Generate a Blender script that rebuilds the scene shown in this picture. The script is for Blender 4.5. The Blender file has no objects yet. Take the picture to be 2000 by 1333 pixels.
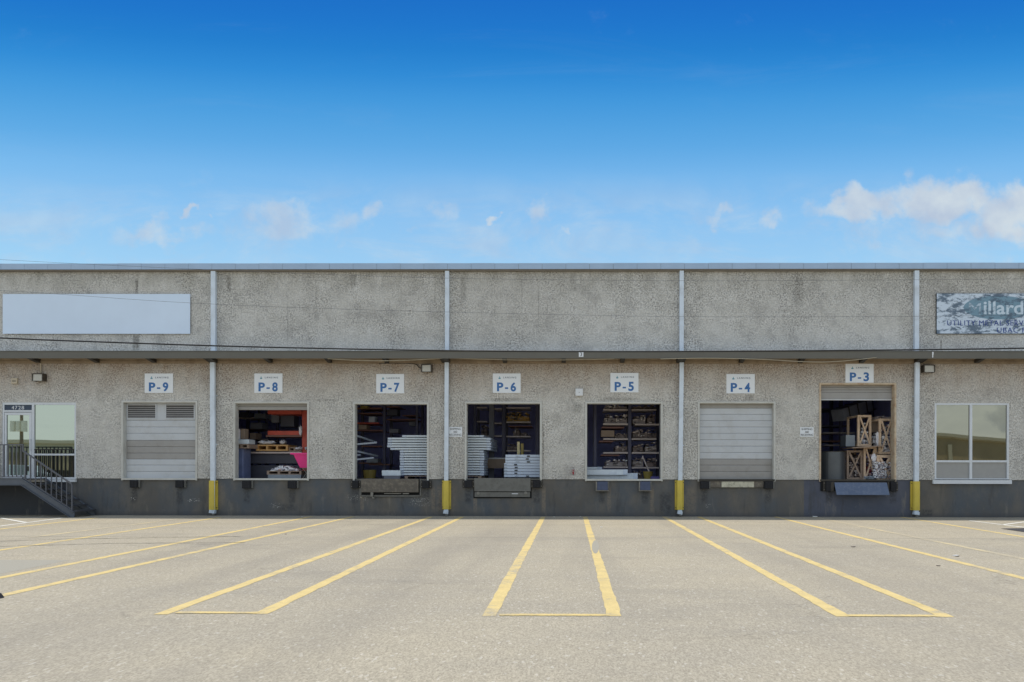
import bpy, math, random
from mathutils import Vector, Matrix
R = math.radians
random.seed(7)
scene = bpy.context.scene
C = scene.collection

# ------------------------------------------------------------------ camera
F = 1440.0; CX, CY = 1099.0, 922.0; DIST = 24.0; HC = 1.45
YAW, ROLL = R(0.54), R(0.10)
cam_d = bpy.data.cameras.new("camera"); cam = bpy.data.objects.new("camera", cam_d); C.objects.link(cam)
cam_d.sensor_width = 36; cam_d.lens = F / 2000 * 36
cam_d.shift_x = -(CX - 1000) / 2000; cam_d.shift_y = (CY - 666.5) / 2000
cam_d.clip_start = 0.1; cam_d.clip_end = 3000
CAMROT = Matrix.Rotation(YAW, 3, 'Z') @ Matrix.Rotation(R(90), 3, 'X') @ Matrix.Rotation(ROLL, 3, 'Z')
CAMPOS = Vector((0, -DIST, HC))
cam.matrix_world = Matrix.Translation(CAMPOS) @ CAMROT.to_4x4()
scene.camera = cam

# ------------------------------------------------------------------ light
SUN_EL, SUN_ROT = 80.0, 0.0
world = bpy.data.worlds.new("World"); scene.world = world; world.use_nodes = True
sun_d = bpy.data.lights.new("sun", 'SUN'); sun_d.energy = 2.7; sun_d.angle = R(0.5); sun_d.color = (1.0, 0.95, 0.87)
sun = bpy.data.objects.new("sun", sun_d); C.objects.link(sun)
sun.location = (0, 30, 60); sun.rotation_euler = (-R(90 - SUN_EL), 0, 0)    # shines down and toward -Y
scene.view_settings.view_transform = 'Standard'; scene.view_settings.look = 'None'
scene.view_settings.gamma = 1; scene.view_settings.exposure = 0.25
SKY_STR = 0.15

def lin(c):
    return tuple((v / 12.92 if v <= 0.04045 else ((v + 0.055) / 1.055) ** 2.4) for v in [x / 255 for x in c])

class NT:
    def __init__(s, tree): s.t = tree; s.n = tree.nodes; s.l = tree.links
    def node(s, typ, **kw):
        n = s.n.new(typ)
        for k, v in kw.items(): setattr(n, k, v)
        return n
    def put(s, sock, v):
        if isinstance(v, bpy.types.NodeSocket): s.l.new(v, sock)
        elif v is not None:
            if isinstance(v, (tuple, list)) and len(v) == 3 and sock.type == 'RGBA': v = (*v, 1)
            sock.default_value = v
    def math(s, op, a, b=None, clamp=False):
        n = s.node('ShaderNodeMath', operation=op, use_clamp=clamp)
        s.put(n.inputs[0], a)
        if b is not None: s.put(n.inputs[1], b)
        return n.outputs[0]
    def mix(s, f, a, b, blend='MIX'):
        n = s.node('ShaderNodeMix', data_type='RGBA', blend_type=blend)
        s.put(n.inputs[0], f); s.put(n.inputs[6], a); s.put(n.inputs[7], b)
        return n.outputs[2]
    def noise(s, vec, scale, detail=2, rough=0.5, dist=0.0):
        n = s.node('ShaderNodeTexNoise'); s.put(n.inputs['Vector'], vec)
        n.inputs['Scale'].default_value = scale; n.inputs['Detail'].default_value = detail
        n.inputs['Roughness'].default_value = rough; n.inputs['Distortion'].default_value = dist
        return n.outputs['Fac']
    def vor(s, vec, scale, feature='F1', out='Distance'):
        n = s.node('ShaderNodeTexVoronoi', feature=feature); s.put(n.inputs['Vector'], vec)
        n.inputs['Scale'].default_value = scale
        return n.outputs[out]
    def rng(s, v, a, b, c=0.0, d=1.0, smooth=False):
        n = s.node('ShaderNodeMapRange'); n.clamp = True
        if smooth: n.interpolation_type = 'SMOOTHSTEP'
        s.put(n.inputs[0], v)
        for i, x in enumerate((a, b, c, d)): s.put(n.inputs[1 + i], x)
        return n.outputs[0]
    def mapping(s, vec, scale=(1, 1, 1), loc=(0, 0, 0), rot=(0, 0, 0)):
        n = s.node('ShaderNodeMapping'); s.put(n.inputs['Vector'], vec)
        n.inputs['Scale'].default_value = scale; n.inputs['Location'].default_value = loc; n.inputs['Rotation'].default_value = rot
        return n.outputs[0]
    def sep(s, v):
        n = s.node('ShaderNodeSeparateXYZ'); s.put(n.inputs[0], v); return n.outputs

def U(px): return (px - 1112) / F
def Vv(py): return (CY - py) / F

def build_world():
    w = NT(world.node_tree)
    for n in list(w.n): w.n.remove(n)
    out = w.node('ShaderNodeOutputWorld'); bg = w.node('ShaderNodeBackground'); w.l.new(bg.outputs[0], out.inputs[0])
    sky = w.node('ShaderNodeTexSky', sky_type='NISHITA'); sky.sun_disc = False
    sky.sun_elevation = R(SUN_EL); sky.sun_rotation = R(SUN_ROT); sky.air_density = 1.0; sky.dust_density = 0.6; sky.ozone_density = 1.5
    tc = w.node('ShaderNodeTexCoord'); d = tc.outputs['Generated']
    o = w.sep(d); x, y, z = o[0], o[1], o[2]
    # the blue deepens with height, with sideways distance counted for less
    hyp = w.math('SQRT', w.math('ADD', w.math('ADD', w.math('MULTIPLY', y, y), w.math('MULTIPLY', w.math('MULTIPLY', x, x), 0.25)), w.math('MULTIPLY', z, z)))
    zz = w.math('DIVIDE', z, w.math('MAXIMUM', hyp, 0.05))
    ramp = w.node('ShaderNodeValToRGB'); w.l.new(zz, ramp.inputs[0])
    el = ramp.color_ramp.elements
    for i, (p, c) in enumerate(SKY_RAMP):
        e = el[i] if i < 2 else el.new(p)
        e.position = p; e.color = (*c, 1)
    mul = w.node('ShaderNodeVectorMath', operation='MULTIPLY'); w.l.new(sky.outputs[0], mul.inputs[0]); w.l.new(ramp.outputs[0], mul.inputs[1])
    mul2 = w.node('ShaderNodeVectorMath', operation='SCALE'); w.l.new(mul.outputs[0], mul2.inputs[0]); mul2.inputs[3].default_value = SKY_GAIN
    hz = w.math('MULTIPLY', w.rng(y, 0.15, -0.45, 0, 1, True), w.rng(z, 0.9, 0.1, 0.25, 0.9))
    hs = w.node('ShaderNodeVectorMath', operation='SCALE'); w.put(hs.inputs[0], (0.90, 0.97, 1.0)); hs.inputs[3].default_value = HAZE_GAIN
    base = w.mix(hz, mul2.outputs[0], hs.outputs[0])
    ay = w.math('MAXIMUM', w.math('ABSOLUTE', y), 0.08)
    u = w.math('DIVIDE', x, ay); v = w.math('DIVIDE', z, ay)
    cmb = w.node('ShaderNodeCombineXYZ'); w.l.new(u, cmb.inputs[0]); w.l.new(v, cmb.inputs[2])
    p = cmb.outputs[0]
    wob = w.node('ShaderNodeTexNoise'); w.put(wob.inputs['Vector'], p); wob.inputs['Scale'].default_value = 26; wob.inputs['Detail'].default_value = 5
    wv = w.node('ShaderNodeVectorMath', operation='SUBTRACT'); w.l.new(wob.outputs['Color'], wv.inputs[0]); wv.inputs[1].default_value = (.5, .5, .5)
    ws = w.node('ShaderNodeVectorMath', operation='SCALE'); w.l.new(wv.outputs[0], ws.inputs[0]); ws.inputs[3].default_value = 0.085
    wa = w.node('ShaderNodeVectorMath', operation='ADD'); w.l.new(p, wa.inputs[0]); w.l.new(ws.outputs[0], wa.inputs[1]); pw = wa.outputs[0]
    mask = None
    blobs = [(320,455,130,38,.62),(160,470,40,36,.36),(372,412,30,13,.8),(560,428,130,62,.62),(650,440,100,42,.5),(720,415,40,36,.62),
             (870,412,85,46,.5),(965,420,26,13,.75),(1052,412,38,38,.62),(1115,447,26,16,.65),(785,447,28,15,.5),(1232,440,38,28,.36),
             (1405,418,42,24,.58),(1500,432,34,24,.6),(1570,462,110,28,.45),(1690,402,150,34,.85),(1850,395,160,52,1.0),(1990,420,130,75,1.0),
             (1860,460,150,36,.6),(1150,480,140,34,.34),(1930,505,120,24,.5),
             (1960,820,50,30,.7),(1850,800,30,20,.5),(480,455,330,48,.42),(980,455,330,48,.36),(1740,450,330,60,.5),(420,380,260,60,.2)]
    for (bx, by, rx, ry, st) in blobs:
        n1 = w.node('ShaderNodeVectorMath', operation='SUBTRACT'); w.l.new(pw, n1.inputs[0]); n1.inputs[1].default_value = (U(bx), 0, Vv(by))
        n1b = w.node('ShaderNodeVectorMath', operation='MULTIPLY'); w.l.new(n1.outputs[0], n1b.inputs[0]); n1b.inputs[1].default_value = (1, 0, 1); n1 = n1b
        n2 = w.node('ShaderNodeVectorMath', operation='MULTIPLY'); w.l.new(n1.outputs[0], n2.inputs[0]); n2.inputs[1].default_value = (F / rx, 0, F / ry)
        n3 = w.node('ShaderNodeVectorMath', operation='LENGTH'); w.l.new(n2.outputs[0], n3.inputs[0])
        m = w.rng(n3.outputs['Value'], 1.5, 0.15, 0.0, st, True)
        mask = m if mask is None else w.math('MAXIMUM', mask, m)
    nz = w.math('ADD', w.math('MULTIPLY', w.noise(w.mapping(p, (1, 1, 1.3)), 11, 3, 0.5, 0.2), 0.5), w.math('MULTIPLY', w.noise(w.mapping(p, (1, 1, 1.2)), 30, 9, 0.66, 0.3), 0.5))
    a = w.math('SUBTRACT', w.math('ADD', w.math('MULTIPLY', mask, 0.9), w.math('MULTIPLY', nz, 1.9)), 1.16)
    a = w.rng(a, -0.05, 0.55, 0, 1, True)
    a = w.math('MULTIPLY', a, w.rng(mask, 0.0, 0.9, 0.15, 0.95))
    band = w.math('MULTIPLY', w.rng(v, 0.27, 0.30, 0.6, 1.0), w.rng(v, 0.42, 0.32, 0, 1, True))
    wisp = w.rng(w.noise(w.mapping(p, (0.7, 1, 2.0), loc=(1.3, 0, 0)), 7, 9, 0.68, 0.5), 0.40, 0.66, 0.05, 1, True)
    a = w.math('MAXIMUM', a, w.math('MULTIPLY', w.math('MULTIPLY', band, wisp), 0.42))
    hi = w.rng(w.noise(w.mapping(p, (0.5, 1, 3.0), loc=(4, 0, 2)), 4, 9, 0.7, 0.8), 0.52, 0.75, 0, 0.04, True)
    a = w.math('MAXIMUM', a, hi)
    cn = w.noise(w.mapping(p, loc=(0, 0, 0.02)), 24, 5)
    ccol = w.mix(w.rng(cn, .35, .65), lin((200, 216, 238)), lin((226, 238, 247)))
    cs = w.node('ShaderNodeVectorMath', operation='SCALE'); w.put(cs.inputs[0], ccol); cs.inputs[3].default_value = CLOUD_GAIN
    w.put(bg.inputs[0], w.mix(a, base, cs.outputs[0]))
    bg.inputs[1].default_value = SKY_STR
    world.cycles.sampling_method = 'MANUAL'; world.cycles.sample_map_resolution = 1024

SKY_RAMP = [(0.0, (0.55, 0.62, 0.62)), (0.18, (0.3849, 0.4735, 0.4498)), (0.2751, (0.3849, 0.4735, 0.4498)), (0.3292, (0.3371, 0.4627, 0.466)), (0.3692, (0.2657, 0.4338, 0.4637)), (0.4019, (0.1719, 0.3806, 0.4449)), (0.4229, (0.1329, 0.3546, 0.4352)), (0.4482, (0.0889, 0.3173, 0.4233)), (0.4725, (0.0499, 0.2668, 0.4023)), (0.4957, (0.0309, 0.2244, 0.3776)), (0.518, (0.0244, 0.1949, 0.3701)), (0.5392, (0.021, 0.1734, 0.3577)), (0.66, (0.22, 0.33, 0.4)), (0.85, (0.5, 0.5, 0.5))]; SKY_GAIN = 2.0; CLOUD_GAIN = 4.6; HAZE_GAIN = 6.4
#SKYCAL
build_world()

# ------------------------------------------------------------------ pixel -> place
def ray(px, py):
    return CAMROT @ Vector(((px - CX) / F, -(py - CY) / F, -1))
def P(px, py, Y=0.0):
    d = ray(px, py); t = (Y - CAMPOS.y) / d.y
    return CAMPOS + d * t
def G(px, py, Z=0.0):
    d = ray(px, py); t = (Z - CAMPOS.z) / d.z
    return CAMPOS + d * t
def rect(x0, y0, x1, y1, Y=0.0):
    a = P(x0, (y0 + y1) / 2, Y); b = P(x1, (y0 + y1) / 2, Y); c = P((x0 + x1) / 2, y0, Y); d = P((x0 + x1) / 2, y1, Y)
    return a.x, b.x, d.z, c.z

# ------------------------------------------------------------------ materials
def mat(name, col, rough=0.6, metal=0.0, var=0.12, vscale=6.0, bump=0.0, bscale=60.0, dirt=None, dirt_amt=0.0, dirt_scale=2.5, spec=0.5, streak=0.0):
    m = bpy.data.materials.new(name); m.use_nodes = True; t = NT(m.node_tree)
    b = t.n['Principled BSDF']; tc = t.node('ShaderNodeTexCoord').outputs['Object']
    n = t.noise(tc, vscale, 4, 0.6)
    lo = tuple(c * (1 - var) for c in col); hi = tuple(min(1, c * (1 + var)) for c in col)
    c = t.mix(t.rng(n, 0.3, 0.7), lo, hi)
    if dirt_amt:
        dn = t.noise(t.mapping(tc, (1, 1, 1 if not streak else streak)), dirt_scale, 6, 0.7)
        c = t.mix(t.rng(dn, 0.48, 0.72, 0, dirt_amt), c, dirt)
    t.put(b.inputs['Base Color'], c); b.inputs['Roughness'].default_value = rough; b.inputs['Metallic'].default_value = metal
    b.inputs['Specular IOR Level'].default_value = spec
    if bump:
        bn = t.node('ShaderNodeBump'); bn.inputs['Strength'].default_value = bump; bn.inputs['Distance'].default_value = 0.02
        t.l.new(t.noise(tc, bscale, 3), bn.inputs['Height']); t.l.new(bn.outputs[0], b.inputs['Normal'])
    return m

def spots(t, o, tc, lst):
    m = None; nz = t.noise(tc, 16, 5, 0.7)
    for (px, y0, y1, hw, st) in lst:
        c = P(px, (y0+y1)/2).x; z0, z1 = P(px, y1).z, P(px, y0).z
        a = t.rng(t.math('ABSOLUTE', t.math('SUBTRACT', o[0], c)), hw/60, hw/150, 0, st, True)
        b = t.rng(t.math('ABSOLUTE', t.math('SUBTRACT', o[2], (z0+z1)/2)), (z1-z0)*.62, (z1-z0)*.3, 0, 1, True)
        q = t.math('MULTIPLY', a, b); m = q if m is None else t.math('MAXIMUM', m, q)
    return t.math('MULTIPLY', m, t.rng(nz, 0.36, 0.60, 0.15, 1))

def wall_mat():
    m = bpy.data.materials.new("pebbled_stucco"); m.use_nodes = True; t = NT(m.node_tree)
    b = t.n['Principled BSDF']; tc = t.node('ShaderNodeTexCoord').outputs['Object']
    o = t.sep(tc)
    patch = t.noise(tc, 0.75, 5, 0.65)
    patch2 = t.noise(t.mapping(tc, loc=(5, 0, 3)), 2.3, 4, 0.6)
    f1 = t.noise(tc, 21, 2, 0.6, 0.25)
    f2 = t.vor(tc, 21)
    f3 = t.noise(tc, 30, 2, 0.6)
    fleck = t.math('ADD', t.math('MULTIPLY', t.rng(f1, 0.50, 0.57), 0.60), t.math('MULTIPLY', t.rng(f2, 0.34, 0.16), 0.45), True)
    fleck = t.math('ADD', t.math('MULTIPLY', fleck, 0.8), t.math('MULTIPLY', t.rng(f3, 0.45, 0.6), 0.25), True)
    blot = t.noise(t.mapping(tc, loc=(1, 0, 7)), 1.5, 6, 0.75)
    # pebbles show more beside each downspout and in worn patches
    near = None
    for sx in SPOUTX:
        q = t.rng(t.math('ABSOLUTE', t.math('SUBTRACT', o[0], sx + 0.22)), 0.7, 0.1, 0, 0.55, True)
        near = q if near is None else t.math('MAXIMUM', near, q)
    amt = t.math('ADD', t.rng(t.math('ADD', t.math('MULTIPLY', patch, .6), t.math('MULTIPLY', patch2, .4)), 0.42, 0.58, 0.22, 1.0), near, True)
    light = t.mix(t.rng(patch2, 0.35, 0.65), lin((206, 204, 197)), lin((221, 219, 213)))
    dark = t.mix(t.rng(patch, 0.4, 0.6), lin((116, 114, 109)), lin((92, 90, 86)))
    c = t.mix(t.math('MULTIPLY', fleck, amt), light, dark)
    c = t.mix(t.rng(blot, 0.50, 0.62, 0, 0.40), c, lin((150, 148, 146)))
    c = t.mix(t.rng(blot, 0.44, 0.34, 0, 0.50), c, lin((226, 225, 221)))
    pan = t.noise(t.mapping(tc, (0.13, 1, 0.02), loc=(2, 0, 0)), 1.0, 1)
    c = t.mix(t.rng(pan, 0.35, 0.65, 0, 0.14), c, lin((150, 140, 128)))
    # brown stain, strongest at the canopy ledger; shade under the coping painted in
    sn = t.noise(t.mapping(tc, (1, 1, 0.35)), 2.2, 5, 0.7)
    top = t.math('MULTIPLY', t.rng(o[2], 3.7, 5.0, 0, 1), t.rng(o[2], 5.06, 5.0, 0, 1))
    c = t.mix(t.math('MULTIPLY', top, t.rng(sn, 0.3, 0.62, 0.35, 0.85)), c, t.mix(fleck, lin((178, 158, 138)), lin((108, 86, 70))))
    top2 = t.rng(o[2], 7.1, 7.8, 0, 1)
    c = t.mix(t.math('MULTIPLY', top2, t.rng(sn, 0.35, 0.65, 0, 0.6)), c, t.mix(fleck, lin((162, 158, 146)), lin((84, 82, 76))))
    # thin runs of black mould
    rn = t.noise(t.mapping(tc, (5.5, 1, 0.25)), 1.0, 4, 0.6)
    c = t.mix(t.math('MULTIPLY', t.rng(rn, 0.62, 0.76, 0, 0.55), t.rng(o[2], 5.2, 7.6, 0.0, 1)), c, lin((70, 68, 64)))
    c = t.mix(spots(t, o, tc, [(267,546,575,4,.8),(266,655,685,9,.7),(447,538,572,5,.6),(1838,663,684,1.6,.9),(1463,771,783,12,.5),(1128,788,808,11,.5),(690,536,560,8,.4),(1120,534,570,9,.4),
        (1560,540,600,12,.35),(640,780,784,30,.4),(990,778,784,40,.5),(1210,777,783,50,.4),(1061,830,936,2,.7),(905,540,590,7,.35),(150,800,830,9,.3)]), c, lin((72, 68, 62)))
    t.put(b.inputs['Base Color'], c); b.inputs['Roughness'].default_value = 0.95; b.inputs['Specular IOR Level'].default_value = 0.2
    bn = t.node('ShaderNodeBump'); bn.inputs['Strength'].default_value = 0.9; bn.inputs['Distance'].default_value = 0.02
    t.l.new(t.math('SUBTRACT', 1.0, fleck), bn.inputs['Height']); t.l.new(bn.outputs[0], b.inputs['Normal'])
    return m

def plinth_mat():
    m = bpy.data.materials.new("painted_plinth"); m.use_nodes = True; t = NT(m.node_tree)
    b = t.n['Principled BSDF']; tc = t.node('ShaderNodeTexCoord').outputs['Object']; o = t.sep(tc)
    n = t.noise(t.mapping(tc, (1, 1, 0.5)), 0.9, 4, 0.6); n2 = t.noise(t.mapping(tc, (1.2, 1, 0.8)), 1.3, 6, 0.7)
    c = t.mix(t.rng(n, 0.38, 0.62), lin((92, 89, 84)), lin((83, 88, 93)))
    c = t.mix(t.rng(n2, 0.45, 0.75, 0, 0.6), c, lin((120, 112, 100)))
    # section repainted navy round dock P-3, darker bay by the stair
    nav = t.math('MULTIPLY', t.math('GREATER_THAN', o[0], NAVY[0]), t.math('LESS_THAN', o[0], NAVY[1]))
    c = t.mix(t.math('MULTIPLY', nav, 0.85), c, t.mix(t.rng(n2, .4, .7), lin((72, 78, 94)), lin((86, 90, 104))))
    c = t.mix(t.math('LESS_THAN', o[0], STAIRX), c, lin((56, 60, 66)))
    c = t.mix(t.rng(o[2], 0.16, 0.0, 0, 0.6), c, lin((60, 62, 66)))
    sp = t.noise(t.mapping(tc, (1.6, 1, 0.35), loc=(3, 0, 1)), 1.5, 5, 0.7)
    c = t.mix(t.rng(sp, 0.56, 0.68, 0, 0.6), c, lin((66, 66, 66)))
    c = t.mix(t.rng(sp, 0.40, 0.30, 0, 0.45), c, lin((134, 128, 116)))
    sc = t.noise(tc, 11, 6, 0.75)
    c = t.mix(t.math('MULTIPLY', t.rng(sc, 0.64, 0.70, 0, 0.5), t.rng(n, .45, .6)), c, lin((140, 138, 130)))
    bump_x = [261, 350, 481, 570, 693, 832, 914, 1048, 1176, 1260, 1376, 1501, 1620, 1745]
    c = t.mix(spots(t, o, tc, [(x, 953, 984, 9, .7) for x in bump_x] + [(560, 985, 1000, 26, .5), (1300, 960, 1005, 16, .7), (1812, 995, 1009, 14, .7)]), c, lin((48, 50, 54)))
    c = t.mix(spots(t, o, tc, [(x + 14, 950, 1000, 5, .45) for x in bump_x[4:10]] + [(870, 945, 1005, 26, .4), (420, 945, 990, 24, .35), (1350, 950, 1005, 14, .35)]), c, lin((150, 134, 112)))
    sm = t.noise(tc, 26, 3, 0.6)
    c = t.mix(t.math('MULTIPLY', t.rng(sm, 0.56, 0.60), spots(t, o, tc, [(258, 972, 978, 7, 1), (378, 974, 981, 16, 1), (538, 983, 993, 14, .9), (1384, 983, 993, 7, 1), (820, 972, 990, 26, .7), (700, 966, 978, 30, .6), (1330, 975, 995, 8, .6)])), c, lin((206, 204, 196)))
    t.put(b.inputs['Base Color'], c); b.inputs['Roughness'].default_value = 0.75
    bn = t.node('ShaderNodeBump'); bn.inputs['Strength'].default_value = 0.3; bn.inputs['Distance'].default_value = 0.01
    t.l.new(sc, bn.inputs['Height']); t.l.new(bn.outputs[0], b.inputs['Normal'])
    return m

def asphalt_parts(t, tc, dark=1.0):
    n0 = t.noise(tc, 0.16, 5, 0.6); n1 = t.noise(t.mapping(tc, (0.35, 1, 1)), 0.9, 5, 0.65)
    tc = t.mapping(tc, (1, 0.42, 1)); gr = t.vor(tc, 78, out='Color'); g = t.sep(gr)[0]
    gr2 = t.vor(t.mapping(tc, loc=(3, 1, 0)), 48, out='Color'); g2 = t.sep(gr2)[0]
    fn = t.noise(tc, 60, 4, 0.8)
    base = t.mix(t.rng(t.math('ADD', t.math('MULTIPLY', n0, .6), t.math('MULTIPLY', n1, .4)), 0.38, 0.62), lin((179, 170, 151)), lin((192, 181, 157)))
    c = t.mix(t.rng(g, 0.0, 1.0, 0.0, 0.42), base, lin((114, 107, 94)))
    c = t.mix(t.math('MULTIPLY', t.math('GREATER_THAN', g2, 0.97), 0.3), c, lin((226, 220, 205)))
    c = t.mix(t.rng(fn, 0.50, 0.64, 0, 0.42), c, lin((106, 99, 86)))
    return c, g, fn, n1

def ground_mat():
    m = bpy.data.materials.new("aged_asphalt"); m.use_nodes = True; t = NT(m.node_tree)
    b = t.n['Principled BSDF']; tc = t.node('ShaderNodeTexCoord').outputs['Object']; o = t.sep(tc)
    c, g, fn, n1 = asphalt_parts(t, tc)
    # oil-dark drips, tyre-dulled lanes into the docks, hairline seams across the lot
    lane = t.noise(t.mapping(tc, (0.55, 0.05, 1), loc=(4, 0, 0)), 1.0, 3, 0.6)
    c = t.mix(t.rng(lane, 0.50, 0.68, 0, 0.30), c, lin((132, 126, 116)))
    sm = t.noise(t.mapping(tc, (0.3, 0.7, 1), loc=(9, 2, 0)), 0.8, 6, 0.7)
    c = t.mix(t.rng(sm, 0.55, 0.72, 0, 0.35), c, lin((128, 124, 116)))
    ck = t.vor(t.mapping(t.node('ShaderNodeTexCoord').outputs['Object'], (0.22, 0.4, 1)), 1.0, 'DISTANCE_TO_EDGE')
    cw = t.math('ADD', ck, t.math('MULTIPLY', t.math('SUBTRACT', t.noise(tc, 2.2, 6, 0.8), 0.5), 0.12))
    c = t.mix(t.math('MULTIPLY', t.rng(t.math('ABSOLUTE', cw), 0.006, 0.0, 0, 0.3), t.rng(sm, 0.5, 0.6)), c, lin((84, 80, 72)))
    dn = t.noise(t.mapping(tc, (1, 2.2, 1)), 1.3, 7, 0.75)
    c = t.mix(t.rng(dn, 0.64, 0.80, 0, 0.45), c, lin((96, 92, 86)))
    wv = t.math('ADD', o[1], t.math('MULTIPLY', t.noise(tc, 0.35, 4, 0.6), 0.25))
    for yy, s in ((-3.55, 0.5), (-3.95, 0.3)):
        ln = t.rng(t.math('ABSOLUTE', t.math('SUBTRACT', wv, yy)), 0.05, 0.01, 0, s)
        c = t.mix(t.math('MULTIPLY', ln, t.rng(n1, .3, .5)), c, lin((110, 106, 98)))
    t.put(b.inputs['Base Color'], c); b.inputs['Roughness'].default_value = 0.95; b.inputs['Specular IOR Level'].default_value = 0.15
    bn = t.node('ShaderNodeBump'); bn.inputs['Strength'].default_value = 0.7; bn.inputs['Distance'].default_value = 0.006
    t.l.new(t.math('ADD', g, fn), bn.inputs['Height']); t.l.new(bn.outputs[0], b.inputs['Normal'])
    return m

def paint_mat(name, col, wear):
    m = bpy.data.materials.new(name); m.use_nodes = True; t = NT(m.node_tree)
    b = t.n['Principled BSDF']; tc = t.node('ShaderNodeTexCoord').outputs['Object']
    c, g, fn, n1 = asphalt_parts(t, tc)
    w = t.noise(tc, 3.2, 8, 0.75); w2 = t.noise(tc, 0.5, 3, 0.6)
    paint = t.mix(t.rng(w, 0.35, 0.7), col, tuple(x * 0.80 for x in col))
    paint = t.mix(t.rng(g, 0, 1, 0, 0.22), paint, tuple(x * 0.55 for x in col))
    worn = t.rng(t.math('ADD', t.math('MULTIPLY', w, 0.6), t.math('MULTIPLY', w2, 0.4)), 0.62 - wear, 0.72 - wear, 0, 0.8)
    tyre = t.noise(t.mapping(tc, (0.25, 3.0, 1)), 1.4, 4, 0.7)
    paint = t.mix(t.rng(tyre, 0.62, 0.72, 0, 0.55), paint, tuple(x * 0.35 for x in col))
    t.put(b.inputs['Base Color'], t.mix(worn, paint, c)); b.inputs['Roughness'].default_value = 0.8
    b.inputs['Specular IOR Level'].default_value = 0.2
    return m

def glass_mat(name, tint, base):
    m = bpy.data.materials.new(name); m.use_nodes = True; t = NT(m.node_tree)
    for n in list(t.n): t.n.remove(n)
    out = t.node('ShaderNodeOutputMaterial'); gl = t.node('ShaderNodeBsdfGlossy'); df = t.node('ShaderNodeBsdfDiffuse'); mx = t.node('ShaderNodeMixShader')
    gl.inputs[0].default_value = (*tint, 1); gl.inputs['Roughness'].default_value = 0.01
    df.inputs[0].default_value = (*base, 1)
    mx.inputs[0].default_value = 0.92; t.l.new(df.outputs[0], mx.inputs[1]); t.l.new(gl.outputs[0], mx.inputs[2]); t.l.new(mx.outputs[0], out.inputs[0])
    tc = t.node('ShaderNodeTexCoord').outputs['Object']
    bn = t.node('ShaderNodeBump'); bn.inputs['Strength'].default_value = 0.06; bn.inputs['Distance'].default_value = 0.01
    t.l.new(t.noise(tc, 0.9, 1), bn.inputs['Height']); t.l.new(bn.outputs[0], gl.inputs['Normal'])
    return m

def peel_mat(name, col, under, amt, seed=0.0):
    m = bpy.data.materials.new(name); m.use_nodes = True; t = NT(m.node_tree)
    b = t.n['Principled BSDF']; tc = t.node('ShaderNodeTexCoord').outputs['Object']
    n = t.math('ADD', t.math('MULTIPLY', t.noise(t.mapping(tc, (0.7, 1, 1.6), loc=(seed, 0, 0)), 9, 9, 0.8, 0.3), 0.55), t.math('MULTIPLY', t.noise(t.mapping(tc, (1, 1, 2)), 1.7, 3, 0.6), 0.45))
    f = t.rng(n, 0.50 - amt, 0.56 - amt, 1, 0)
    n2 = t.noise(tc, 8, 5, .7)
    t.put(b.inputs['Base Color'], t.mix(f, t.mix(t.rng(n2, .3, .7), under, tuple(x * .7 for x in under)), col)); b.inputs['Roughness'].default_value = 0.7
    return m

def island_mat(name, cols, rough=0.5, metal=0.0):
    m = bpy.data.materials.new(name); m.use_nodes = True; t = NT(m.node_tree)
    b = t.n['Principled BSDF']; g = t.node('ShaderNodeNewGeometry')
    r = t.node('ShaderNodeValToRGB'); r.color_ramp.interpolation = 'CONSTANT'; t.l.new(g.outputs['Random Per Island'], r.inputs[0])
    for i, c in enumerate(cols):
        e = r.color_ramp.elements[i] if i < 2 else r.color_ramp.elements.new(i / len(cols))
        e.position = i / len(cols); e.color = (*c, 1)
    t.put(b.inputs['Base Color'], r.outputs[0]); b.inputs['Roughness'].default_value = rough; b.inputs['Metallic'].default_value = metal
    return m

SPOUTX = [P(x, 750).x for x in (416, 872.5, 1331, 1791)]
NAVY = (P(1571, 970).x, P(1781, 970).x); STAIRX = P(128, 970).x
M = {}
M['wall'] = wall_mat(); M['plinth'] = plinth_mat(); M['ground'] = ground_mat()
M['yellow_line'] = paint_mat('yellow_road_paint', lin((222, 198, 136)), 0.10)
M['yellow_faded'] = paint_mat('faded_yellow_road_paint', lin((210, 194, 154)), 0.20)
M['white_line'] = paint_mat('white_road_paint', lin((238, 236, 226)), 0.02)
M['tar'] = mat('fresh_tar', lin((62, 60, 62)), 0.9, var=.1, bump=.3, bscale=90)  # colour of the shadow painted on the lot at right
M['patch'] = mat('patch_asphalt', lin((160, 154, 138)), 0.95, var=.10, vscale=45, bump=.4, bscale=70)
M['coping'] = mat('grey_blue_coping_metal', lin((158, 180, 204)), 0.45, 0.1, var=.06, vscale=1.5)
M['coping_under'] = mat('brown_coping_edge', lin((120, 112, 100)), 0.6)
M['spout'] = mat('white_downspout_paint', lin((206, 217, 228)), 0.4, var=.05, vscale=2, dirt=lin((140, 140, 136)), dirt_amt=.35)
M['fascia'] = mat('dark_olive_fascia', lin((98, 96, 88)), 0.55, var=.08, vscale=1.2, dirt=lin((84, 80, 72)), dirt_amt=.5, dirt_scale=1.2)
M['steel_dark'] = mat('dark_painted_steel', lin((52, 48, 42)), 0.6)
M['ledger'] = mat('tan_ledger_board', lin((150, 134, 112)), 0.8, var=.15, vscale=3, dirt=lin((96, 76, 58)), dirt_amt=.6)
M['frame'] = mat('light_door_frame_metal', lin((192, 192, 186)), 0.5, var=.05, dirt=lin((160, 154, 142)), dirt_amt=.4)
M['rust_frame'] = mat('rust_stained_frame', lin((190, 174, 150)), 0.6, var=.1, dirt=lin((150, 106, 70)), dirt_amt=.8, dirt_scale=5)
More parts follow.
